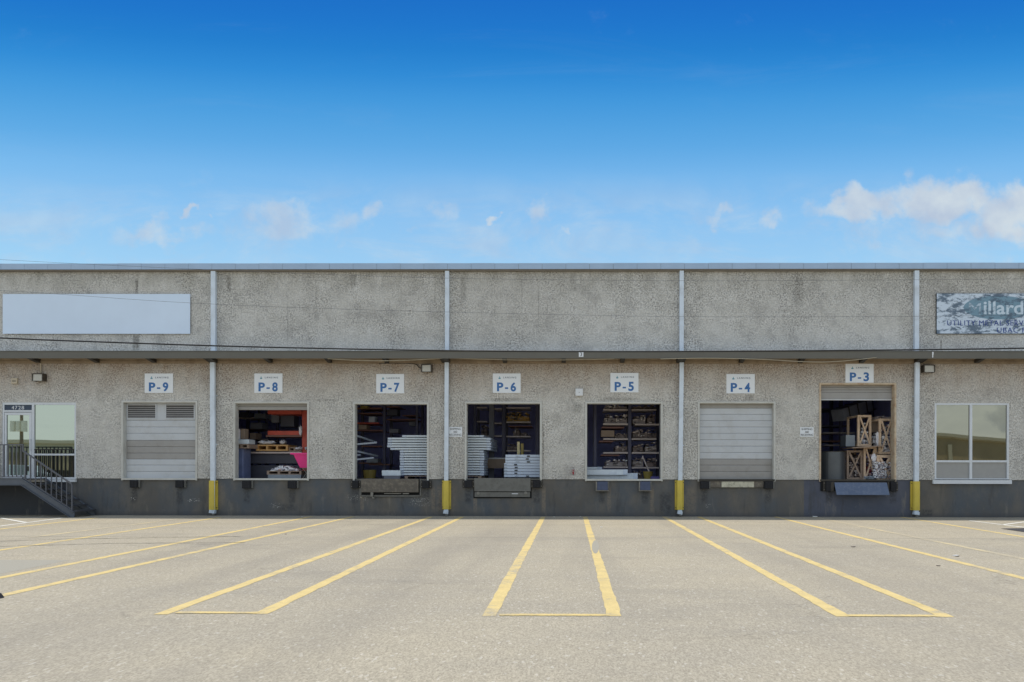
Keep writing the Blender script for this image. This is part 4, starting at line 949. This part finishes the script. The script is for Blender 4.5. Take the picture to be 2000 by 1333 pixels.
def rack(lb, uprights, beams, Y, mu='rack_dark', mb='rack_beam', d=1.1, name='storage_rack'):
    s_ = empty(name, (P(uprights[0][0], 900, Y).x, Y, ZD), lb, 'rack')
    for (x0, x1) in uprights:
        a, b = P(x0, 850, Y).x, P(x1, 850, Y).x
        MB().box(a, b, Y - .0, Y + .10, ZD, ZT - 1.6).box(a, b, Y + d - .1, Y + d, ZD, ZT - 1.6).split('upright', mu, s_)
    for (x0, x1, y, t, *m) in beams:
        a, b, z0, z1 = rect(x0, y - t/2, x1, y + t/2, Y - .06)
        MB().box(a, b, Y - .06, Y - .005, z0, z1).box(a + .02, b - .02, Y - .004, Y + d, z0, z0 + .02).build('beam', m[0] if m else mb, s_)
    return s_
# P-5 rack and goods
YR = 2.2
rack('dark storage rack with pale shelves inside dock door P-5', [(1227, 1233), (1288, 1296), (1160, 1165)],
     [(1178, 1226.5, 801, 3), (1178, 1226.5, 829, 3.4), (1175, 1219, 835.5, 3, 'rack_brown'), (1178, 1226.5, 858, 3), (1170, 1198, 862.5, 2.5, 'rack_brown'), (1178, 1226.5, 885, 3), (1174, 1210, 889.5, 2.5, 'rack_brown'), (1178, 1226.5, 913, 3),
      (1234, 1282, 801, 2.4), (1240, 1287.5, 829.5, 3), (1234, 1282, 858, 2.6), (1234, 1287, 885, 3), (1234, 1287, 914, 2.6)], YR)
PG = [((1180, 789.5, 1226, 799), 'light'), ((1180, 809, 1226, 827), 'light'), ((1201, 845, 1226, 856), 'dim'), ((1201, 865, 1226, 883), 'dim'), ((1182, 896, 1226, 911), 'light'),
      ((1236, 790, 1283, 799.5), 'dim'), ((1236, 810, 1262, 828), 'light'), ((1264, 806, 1281, 828), 'dim'), ((1236, 838, 1284, 856.5), 'dim'), ((1236, 864, 1257, 883), 'dim'), ((1260, 863, 1284, 883), 'light'), ((1235, 892, 1258, 912), 'light'), ((1263, 894, 1284, 912), 'dim'), ((1236, 918, 1256, 935), 'dim')]
cols = ['left column', 'right column']; seen = {}
rown = {789.5: 'top shelf', 790: 'top shelf', 809: 'second shelf', 810: 'second shelf left side', 806: 'second shelf right side', 845: 'third shelf', 838: 'third shelf', 865: 'fourth shelf', 864: 'fourth shelf left side', 863: 'fourth shelf right side', 896: 'lowest shelf', 892: 'lowest shelf left side', 894: 'lowest shelf right side', 918: 'floor level'}
for r4, k in PG:
    lb = 'profile bundle, %s of the P-5 rack, %s' % (rown[r4[1]], 'left of middle upright' if r4[0] < 1228 else 'right of middle upright')
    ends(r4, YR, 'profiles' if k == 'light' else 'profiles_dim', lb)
thing_box('carton', (1174, 841, 1200, 853.5), YR - .1, .6, 'card', 'flat brown carton on the third shelf of the P-5 rack', 'carton')
for i, (r4, Y) in enumerate((((1146, 912.5, 1176, 917), 1.15), ((1130, 917.5, 1226, 928), .62), ((1130, 924.5, 1245.5, 936), .78))):
    a, b, z0, z1 = rect(*r4, Y)
    if i: z0 = max(z0, ZD)
    if i == 1: z0 += .0
    lb = ['short white carton at the back left of the P-5 doorway', 'long white carton nearest the P-5 doorway, upper one', 'long white carton with open end on the floor of P-5'][i]
    c_ = empty('long_carton', ((a+b)/2, Y, z0), lb, 'carton', 'long white cartons lying inside dock P-5')
    MB().box(a, b - .15, Y, Y + .14 if i != 0 else Y + .3, z0, z1).build('box', 'carton', c_, bevel=.005); MB().box(b - .149, b, Y - .006, Y + .146, z0 - .0, z1 + .004).build('end_cap', 'carton_blue', c_, bevel=.004)
# broom and yellow bucket
p0, p1 = P(1255, 891, 1.5), P(1268, 922, 1.3); s_ = empty('floor_broom', (p1.x, 1.3, ZD), 'pale handled tool leaning in a yellow tub inside P-5', 'broom')
MB().beam(p0, p1, .035, .035).build('handle', 'rack_beam', s_); MB().beam(p1, p1 + Vector((.03, 0, -.16)), .16, .05).build('head', 'steel_dark', s_)
c = P(1266, 930, 1.25); s_ = tag(MB().tube([(c.x, 1.3, ZD), (c.x, 1.3, ZD + .26)], [.13, .18], 16).build('tub', 'mustard', smooth=False), 'yellow tub on the floor at the right of P-5', 'tub')
thing_box('cloth_bundle', (1272, 931, 1289, 937), .75, .3, 'purple', 'folded violet cloth by the right jamb of P-5', 'cloth', bevel=.03)
# P-6 racks
YQ = 3.6
rack('dark storage rack with profile bundles behind the P-6 cartons', [(980.5, 987), (1046, 1052), (925, 930)],
     [(989, 1036, 797, 2.5), (989, 1036.5, 825, 2.8), (993, 1040, 833, 2, 'rack_brown'), (989, 1036, 853, 2.5), (989, 1036, 881, 2.6), (931, 952, 796.5, 2.4), (965, 980, 799, 2.2), (931, 952, 824, 2.4), (965, 980, 827, 2.2), (931, 980, 852, 2.2)], YQ)
ends((988, 804, 1033, 823.5), YQ, 'profiles_yellow', 'bundle of yellowish profile ends high on the rack in P-6')
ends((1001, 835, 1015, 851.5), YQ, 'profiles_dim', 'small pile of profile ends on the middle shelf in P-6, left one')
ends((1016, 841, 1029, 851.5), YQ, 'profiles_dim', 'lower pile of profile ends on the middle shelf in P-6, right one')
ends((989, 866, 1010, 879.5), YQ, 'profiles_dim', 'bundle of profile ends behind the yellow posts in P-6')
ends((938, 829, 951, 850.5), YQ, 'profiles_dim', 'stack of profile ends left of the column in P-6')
# P-7 rack with arms
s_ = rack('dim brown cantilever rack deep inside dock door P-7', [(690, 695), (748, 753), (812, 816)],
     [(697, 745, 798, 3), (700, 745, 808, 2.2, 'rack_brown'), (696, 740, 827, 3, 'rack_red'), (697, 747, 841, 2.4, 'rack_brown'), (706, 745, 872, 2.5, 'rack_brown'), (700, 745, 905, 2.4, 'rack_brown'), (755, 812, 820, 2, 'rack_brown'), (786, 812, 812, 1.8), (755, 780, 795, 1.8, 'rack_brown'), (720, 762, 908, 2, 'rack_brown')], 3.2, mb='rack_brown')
thing_box('crate_box', (704, 793, 718, 798.5), 3.0, .5, 'mustard', 'small mustard box at the top left of the P-7 doorway', 'box')
thing_box('wrapped_parcel', (720, 814, 732, 825), 3.1, .4, 'carton_blue', 'small pale parcel on the red beam in P-7', 'parcel')
thing_box('wrapped_parcel', (799, 824, 811, 832), 3.3, .4, 'grey_box', 'dim grey parcel at upper right of the P-7 doorway', 'parcel')
c = P(722, 930, 2.2); tag(MB().tube([(c.x, 2.2, ZD), (c.x, 2.2, ZD + .3)], [.2, .24], 14).build('tub', 'mustard'), 'dull yellow tub on the floor inside P-7', 'tub')
for i, (p, q_, lb) in enumerate((((690, 850), (733, 864), 'upper slanting white board of the upper pair in P-7'), ((690, 868.5), (735, 865), 'lower white board of the upper pair in P-7'), ((690, 880.5), (736, 891), 'upper slanting white board of the lower pair in P-7'), ((690, 898.5), (729, 894.5), 'lower white board of the lower pair in P-7'), ((690, 889), (702, 889), 'short white board end between the lower pair in P-7'))):
    Y0, Y1 = (1.0, 2.6) if i in (0, 2) else (1.0, 1.5)
    tag(MB().beam(P(*p, Y0), P(*q_, Y1), .10, .055).build('white_board', 'carton_blue'), lb, 'board', 'white boards jutting from the P-7 rack')
# P-8
YE = 1.5
s_ = rack('orange red pallet rack inside dock door P-8', [(590, 599.5)], [(523, 589, 805, 8.5, 'rack_red'), (523, 588, 846, 8, 'rack_red'), (519, 589, 852, 3, 'rack_brown'), (487, 589, 884.5, 3.2, 'rack_beam')], YE, mu='rack_red', d=1.0)
def pallet(x0, x1, y0, y1, Y, m, lb, d=.9, slots=3):
    a, b, z0, z1 = rect(x0, y0, x1, y1, Y); t = (z1 - z0) * .22; s_ = empty('pallet', ((a+b)/2, Y, z0), lb, 'pallet')
    MB().box(a, b, Y, Y + d, z1 - t, z1).box(a, b, Y, Y + d, z0, z0 + t).split('deck', m, s_)
    for i in range(slots + 1):
        x = a + (b - a - .07) * i / slots; MB().box(x, x + .07, Y + .005, Y + d - .005, z0 + t, z1 - t).build('stringer', m, s_)
pallet(500, 562, 869, 881, YE - .15, 'pallet', 'new pine pallet on the red rack in P-8')
pallet(562.5, 588, 874, 882, YE - .05, 'pallet_old', 'weathered pallet right of the pine pallet in P-8', slots=2)
pallet(521, 588.5, 920, 927.5, .8, 'pallet_old', 'brown pallet carrying white scraps low in P-8')
a, b, z0, z1 = rect(523, 927.5, 588, 937, .8); tag(MB().box(a, b, .8, 1.6, ZD, z1 - .002).build('steel_bin', 'steel_box', bevel=.01), 'grey metal bin under the brown pallet in P-8', 'bin')
for r4, Y, m_, lb in (((466, 805, 484, 815), YE + 1.2, 'dark_box', 'dim dark carton high at the upper left of the P-8 doorway'), ((489, 826, 512, 838), YE + 1.0, 'grey_box', 'dim grey carton left of the middle red beam in P-8'),
    ((548, 812, 574, 834), YE + .5, 'dark_box', 'dark carton between the two red beams in P-8'), ((497, 808, 518, 818), YE + 1.4, 'steel_box', 'pale steel box behind the top red beam in P-8'), ((488, 846, 500, 858), YE + .8, 'card', 'small brown carton above the pine pallet in P-8'),
    ((760, 838, 778, 846), 3.0, 'grey_box', 'dim grey carton above the tall stack in P-7'), ((700, 830, 716, 839), 3.0, 'card', 'brown carton on the dim rack at left of P-7'), ((756, 800, 776, 812), 3.1, 'dark_box', 'dark carton high in the middle of P-7'), ((716, 896, 738, 904), 2.9, 'steel_box', 'low grey metal box on the rack in P-7')):
    thing_box('carton', r4, Y, .5, m_, lb, 'carton')
MB_ = rack('far dim rack behind the red pallet rack in P-8', [(481, 485), (518, 522)], [(462, 520, 816.5, 2.4), (462, 520, 839, 2.2, 'rack_brown'), (486, 522, 859, 2.2)], YE + 1.6)

def film(r4, Y, lb, seed, m='bag', name='plastic_wrap', d=.35):
    a, b, z0, z1 = rect(*r4, Y); rnd = random.Random(seed); bm = bmesh.new(); bmesh.ops.create_icosphere(bm, subdivisions=3, radius=1)
    for v in bm.verts:
        k = 1 + rnd.uniform(-.22, .22); x, y, z = v.co
        v.co = ((a+b)/2 + x*(b-a)/2*k, Y + d/2 + y*d/2*k, z0 + (z+1)/2*(z1-z0)*k)
    me = bpy.data.meshes.new(name); bm.to_mesh(me); bm.free(); me.materials.append(M[m]); o = bpy.data.objects.new(name, me); C.objects.link(o)
    return tag(o, lb, 'plastic wrap')
film((500, 861, 532, 868.5), YE - .1, 'crumpled white film at the left of the pine pallet in P-8', 1)
film((544, 860, 554, 868.5), YE - .1, 'small crumpled white bag in the middle of the pine pallet', 2)
film((583, 833, 589, 851), YE - .3, 'white film hanging from the upper red beam in P-8', 3, d=.1)
film((594, 873, 600, 880), YE - .4, 'white ball of film against the red upright in P-8', 5)
film((574, 873, 588, 879), YE - .2, 'grey white scraps on the weathered pallet in P-8', 6)
ends((528, 909, 582, 921), .85, 'profiles_white', 'heap of white scraps on the brown pallet in P-8', name='scrap_heap', group=None, fill=.25, depth=.5, n=150, size=(.05, .12))
thing_box('dark_carton', (486, 887, 590, 906), YE + .1, .8, 'dark_box', 'dark wrapped carton on the middle shelf in P-8', 'carton')
a, b, z0, z1 = rect(486, 909, 590, 937, YE - .02); tag(MB().box(a, b, YE + .1, YE + .9, ZD, z1).build('dark_carton', 'dark_box', bevel=.01), 'dark grey carton on the floor behind the metal bin in P-8', 'carton')
thing_box('dark_carton', (530, 810, 545, 826), YE + .6, .4, 'grey_box', 'grey carton under the top red beam in P-8', 'carton')
a, b, z0, z1 = rect(455, 876, 475, 937, .7); tag(MB().box(a, b, .7, 1.3, ZD, z1).build('wrapped_stack', 'shrink', bevel=.02), 'blue shrink wrapped stack at the left jamb of P-8', 'wrapped stack')
pallet(455, 486, 868, 876, .62, 'pallet_old', 'small brown pallet on the blue wrapped stack in P-8', slots=2, d=.7)
thing_box('carton', (455, 858.5, 486, 867.5), .64, .5, 'carton', 'low white carton on the small pallet at left of P-8', 'carton')
a, b, z0, z1 = rect(460, 838, 469, 858.5, .8); tag(MB().tube([((a+b)/2, .8, z0 + .01), ((a+b)/2, .8, z1)], (b-a)/2, 16).build('paper_roll', 'bag'), 'upright white roll on the low carton at left of P-8', 'roll')
thing_box('carton', (470, 838, 478, 858), .9, .3, 'card', 'small brown carton beside the upright white roll in P-8', 'carton')
# pink bin
z1 = P(590, 885, .6).z; z0 = P(590, 914, .6).z; c = P(592, 900, .6)
def tub4(cx, cy, z0, z1, w0, w1, d0, d1, th=.012):
    q = MB()
    def ring(w, d, z): return [Vector((cx + sx*w, cy + sy*d, z)) for sx, sy in ((-1,-1),(1,-1),(1,1),(-1,1))]
    q.v = ring(w0, d0, z0) + ring(w1, d1, z1) + ring(w1 - th, d1 - th, z1) + ring(w0 - th, d0 - th, z0 + th)
    for k in range(3):
        for i in range(4): j = (i+1) % 4; q.f.append([4*k+i, 4*k+j, 4*k+4+j, 4*k+4+i])
    q.f += [[3,2,1,0], [12,13,14,15]]; return q
s_ = empty('pink_bin', (c.x, .75, z0), 'bright pink plastic bin at the right jamb of P-8', 'bin')
tub4(c.x + .10, .8, z0, z1 - .02, .22, .42, .16, .26).build('bin_body', 'pink', s_)
zz = z1 - .055; MB().box(c.x + .10 - .50, c.x + .10 + .46, .51, .54, zz, z1).box(c.x + .10 - .46, c.x + .10 + .46, 1.06, 1.09, zz, z1).box(c.x - .36, c.x - .33, .54, 1.06, zz, z1).box(c.x + .53, c.x + .56, .54, 1.06, zz, z1).build('rim', 'pink', s_)
a_ = c.x + .08
st_ = empty('bin_stand', (a_, .8, ZD), 'low dark wire stand under the pink bin in P-8', 'stand')
MB().beam((a_ - .13, .7, ZD), (a_ + .13, .7, z0), .02, .02).beam((a_ + .13, .7, ZD), (a_ - .13, .7, z0), .02, .02).beam((a_ - .13, .9, ZD), (a_ + .13, .9, z0), .02, .02).beam((a_ + .13, .9, ZD), (a_ - .13, .9, z0), .02, .02).split('crossed_leg', 'bolt', st_)
MB().box(a_ - .15, a_ + .15, .68, .92, z0 - .02, z0 - .003).build('stand_top', 'bolt', st_)

# P-3
def crate(r4, Y, d, lb, m='crate', t=.07, floor=False):
    a, b, z0, z1 = rect(*r4, Y); z0 = ZD if floor else z0; s_ = empty('timber_crate', ((a+b)/2, Y + d/2, z0), lb, 'crate', 'timber crates inside dock P-3')
    for x in (a, b - t):
        for y in (Y, Y + d - t): MB().box(x, x + t, y, y + t, z0, z1).build('corner_post', m, s_)
    MB().box(a + t, b - t, Y, Y + t*.6, z1 - t, z1 - .002).box(a + t, b - t, Y, Y + t*.6, z0 + .002, z0 + t).box(a + .005, a + t*.6, Y + t, Y + d - t, z1 - t, z1 - .002).box(b - t*.6, b - .005, Y + t, Y + d - t, z1 - t, z1 - .002).box(a + .005, a + t*.6, Y + t, Y + d - t, z0 + .002, z0 + t).box(b - t*.6, b - .005, Y + t, Y + d - t, z0, z0 + t).split('rail', m, s_)
    MB().beam((a + t, Y - .012, z0 + t), (b - t, Y - .012, z1 - t), .02, t*.75).beam((a + t, Y - .034, z1 - t), (b - t, Y - .034, z0 + t), .02, t*.75).split('cross_brace', m, s_)
    MB().box(a + .003, b - .003, Y + .003, Y + d - .003, z0 - .012, z0 + .0).build('base_board', m, s_)
    return s_
crate((1654, 880, 1685, 937), 1.05, .9, 'lower timber crate beside the dark drum in P-3', 'pallet_old', floor=True)
ends((1657, 888, 1683, 936), 1.12, 'profiles_dim', 'pile of dim profile ends inside the lower left crate in P-3', group='profile bundles in dock P-3', depth=.7)
crate((1687, 873, 1712, 937), .95, .9, 'lower middle timber crate with red bundles in P-3', 'crate', floor=True)
ends((1691, 880, 1709, 936), 1.05, 'profiles_red', 'pile of reddish profile ends inside the lower middle crate in P-3', group='profile bundles in dock P-3', depth=.7, tubes=True)
crate((1675, 811, 1702, 871.5), 1.1, 1.0, 'upper timber crate left of the doorway middle in P-3')
ends((1679, 826, 1700, 870), 1.18, 'profiles_white', 'white profile ends inside the upper left crate in P-3', group='profile bundles in dock P-3', depth=.7, fill=.4, tubes=True)
thing_box('plywood_sheet', (1703, 815, 1716, 845), 1.5, .04, 'card', 'brown plywood sheet between the upper crates in P-3', 'plywood')
ends((1703, 845, 1716, 866), 1.3, 'profiles_white', 'white tube ends between the two upper crates in P-3', group='profile bundles in dock P-3', depth=.5, tubes=True)
crate((1717, 818, 1744, 887), .8, .9, 'tall orange timber crate at the right jamb of P-3', 'crate')
ends((1719, 824, 1742, 885), .87, 'profiles_white', 'white tube ends filling the tall right crate in P-3', group='profile bundles in dock P-3', depth=.6, tubes=True)
ends((1716, 811, 1746, 818), .9, 'profiles', 'dark and white profile ends on top of the tall right crate in P-3', group='profile bundles in dock P-3', depth=.6)
crate((1713, 889, 1742, 937), .62, .8, 'lower timber crate at the right jamb of P-3', 'crate', t=.09, floor=True)
ends((1708, 902, 1734, 935), .50, 'profiles_white', 'large pile of white tube ends low in the P-3 doorway', group='profile bundles in dock P-3', depth=.1, tubes=True, n=330, size=(.03, .055))
thing_box('white_carton', (1652, 850, 1670, 872.5), 1.2, .5, 'steel_box', 'pale square carton left of the upper crate in P-3', 'carton')
tag(MB().beam(P(1655, 876, 1.0), P(1716, 872, 1.0), .9, .03).build('plank', 'pallet_old'), 'dark plank resting on the lower crates in P-3', 'plank')
c0, c1 = P(1600, 900, .95).x, P(1654, 900, .95).x; zt = P(1630, 883, .8).z
s_ = empty('steel_drum', ((c0+c1)/2, 1.2, ZD), 'large dark steel drum at the left of dock door P-3', 'drum')
MB().tube([((c0+c1)/2, 1.2, ZD), ((c0+c1)/2, 1.2, zt)], (c1-c0)/2 + .02, 40).build('shell', 'drum', s_, smooth=False)
MB().tube([((c0+c1)/2, 1.2, zt), ((c0+c1)/2, 1.2, zt + .02)], (c1-c0)/2 + .03, 40).build('lid', 'steel_dark', s_)
p0, p1 = P(1636, 812, 2.2), P(1692, 792, 3.0)
s_ = empty('air_duct', p0, 'grey sheet metal duct slanting under the roof in P-3', 'duct')
MB().beam(p0, p1, .5, .42).build('duct_body', 'duct', s_)
for f in (.2, .5, .8):
    c = p0.lerp(p1, f); dd = (p1 - p0).normalized()*.02; MB().beam(c - dd, c + dd, .54, .46).build('joint_band', 'steel_dark', s_)
rack('dim steel racking behind the crates in P-3', [(1640, 1646), (1700, 1706)], [(1605, 1660, 832, 2, 'rack_dark'), (1608, 1670, 846, 2), (1605, 1655, 862, 2, 'rack_brown'), (1605, 1745, 800, 3, 'rack_dark'), (1612, 1640, 870, 2)], 3.4)

film((1712, 846, 1720, 872), .84, 'torn white wrap hanging between the upper crates in P-3', 11, d=.08)
film((1703, 888, 1713, 902), .60, 'white wrap bunched above the pile of tube ends in P-3', 12, d=.1)
film((1690, 930, 1716, 937.5), .52, 'pale scraps at the foot of the middle crate in P-3', 13, m='steel_box', d=.2)
ends((1735, 903, 1745, 936), .55, 'profiles_white', 'narrow stack of pale profile ends against the right jamb in P-3', group='profile bundles in dock P-3', depth=.1, tubes=True, n=70, size=(.03, .055))

# ------------------------------------------------------------------ litter
def scrap(px, py, s, m, lb):
    c = G(px, py); q = MB(); rnd = random.Random(int(px))
    for i in range(3):
        q.box(c.x - s*rnd.uniform(.4, 1), c.x + s*rnd.uniform(.4, 1), c.y - s*.5, c.y + s*.5, .002 + i*s*.06, .004 + i*s*.06 + s*.06, rot=Matrix.Rotation(rnd.uniform(-.12, .12), 3, 'Y') @ Matrix.Rotation(rnd.uniform(0, 3), 3, 'Z'))
    return tag(q.build('litter', m), lb, 'litter', 'bits of litter on the lot')
for px, py, s, m, lb in ((1592, 1010, .12, 'litter', 'curled white scrap by the wall near P-3'), (1175, 1030, .04, 'litter', 'white scrap on the lot below P-5'), (1082, 1010.2, .03, 'litter', 'white scrap at the wall foot right of the P-6 leveller'),
    (1112, 1009.8, .035, 'litter', 'white scrap at the wall foot left of P-5'), (1133, 1009.8, .035, 'litter', 'white scrap at the wall foot below the left jamb of P-5'), (590, 1010, .03, 'litter', 'white scrap at the wall foot below P-8'),
    (1866, 1086, .05, 'litter', 'white scrap on the asphalt at lower right'), (1870, 1087.5, .04, 'debris', 'dark scrap beside the white one at lower right'), (1667, 1069, .05, 'debris', 'dark twig between the bay lines below P-3'), (1833, 1106, .035, 'debris', 'dark pebble on the asphalt at lower right'), (83, 1008.5, .035, 'litter', 'white scrap under the entrance stair'), (558, 1044, .03, 'debris', 'dark speck between the two bay lines at left')):
    scrap(px, py, s, m, lb)
c = G(-1, 1169); tag(MB().tube([(c.x - .08, c.y, .0), (c.x - .08, c.y, .05)], [.11, .08], 14).build('rubber_stopper', 'rubber'), 'dark rubber lump cut off by the left edge of the photo', 'rubber block')  # small dark squat form at the left edge of view

# ------------------------------------------------------------------ across the lot, seen in the mirrored glass
s_ = empty('opposite_warehouse', (0, -90, 0), 'long low tan warehouse across the lot, mirrored in the glazing', 'building')
pr = [(-160, 6.5), (-100, 6.6), (-74, 6.1), (-40, 6.8), (30, 8.4), (57, 7.5), (68, 6.6), (90, 5.9), (140, 6.4)]      # uneven parapet line
MB().prism([(-160, 1.6), (140, 1.6)] + [(x, z - .5) for x, z in pr[::-1]], -120, -90).build('wall', 'far_wall', s_)
MB().box(-160, 140, -120, -90.1, 0, 1.6).build('base', 'far_dark', s_)
MB().prism([(x, z - .499) for x, z in pr] + [(x, z) for x, z in pr[::-1]], -120.5, -89.5).build('parapet', 'far_roof', s_)
MB().prism([(x, z - (2.0 if x < 0 else .7)) for x, z in pr] + [(x, z - .501) for x, z in pr[::-1]], -89.99, -89.9).build('trim_band', 'far_roof', s_)
for x in (-112, -84, -60, 30, 58.5, 72): MB().prism([(x, 0), (x + .6, 0), (x + .2, 5.8), (x - .4, 5.8)], -90, -89.7).build('pilaster', 'far_roof', s_)
for x in (-100, -78, -70, 44): MB().box(x, x + 4, -90, -89.95, 0, 4).build('door', 'far_dark', s_)
for x in (-90, -77, 62):
    t_ = empty('parked_van', (x, -80, 0), 'pale van parked across the lot, mirrored in the glazing, ' + {-90: 'farthest left', -77: 'near the pole', 62: 'at right'}[x], 'van')
    MB().prism([(x - 2.6, .45), (x + 2.6, .45), (x + 2.6, 1.1), (x + 1.9, 1.35), (x + 1.2, 2.2), (x - 2.6, 2.3)], -81, -79).build('body', 'carton' if x != 62 else 'far_wall', t_, bevel=.08)
    MB().prism([(x + 1.25, 1.4), (x + 1.75, 1.4), (x + 1.15, 2.1), (x + .3, 2.1), (x + .3, 1.4)], -81.01, -78.99).build('window', 'far_dark', t_)
    for wx in (-1.7, 1.7):
        for wy in (-79.0, -81.0): MB().tube([(x + wx, wy - .12, .38), (x + wx, wy + .12, .38)], .38, 16).build('wheel', 'rubber', t_)
xp = (33 - 1112) / F * 104
s_ = empty('utility_pole', (xp, -80, 0), 'wooden utility pole carrying three cream transformers, mirrored in the entrance door', 'utility pole')
MB().tube([(xp, -80, 0), (xp, -80, 12)], [.28, .18], 12).build('pole', 'pole', s_)
MB().box(xp - 1.6, xp + 1.6, -80.1, -79.9, 10.3, 10.5).build('crossarm', 'pole', s_)
for dx in (-.85, .0, .85): MB().tube([(xp + dx, -79.4, 7.0), (xp + dx, -79.4, 8.5)], .36, 16).build('transformer', 'tank', s_, smooth=False)
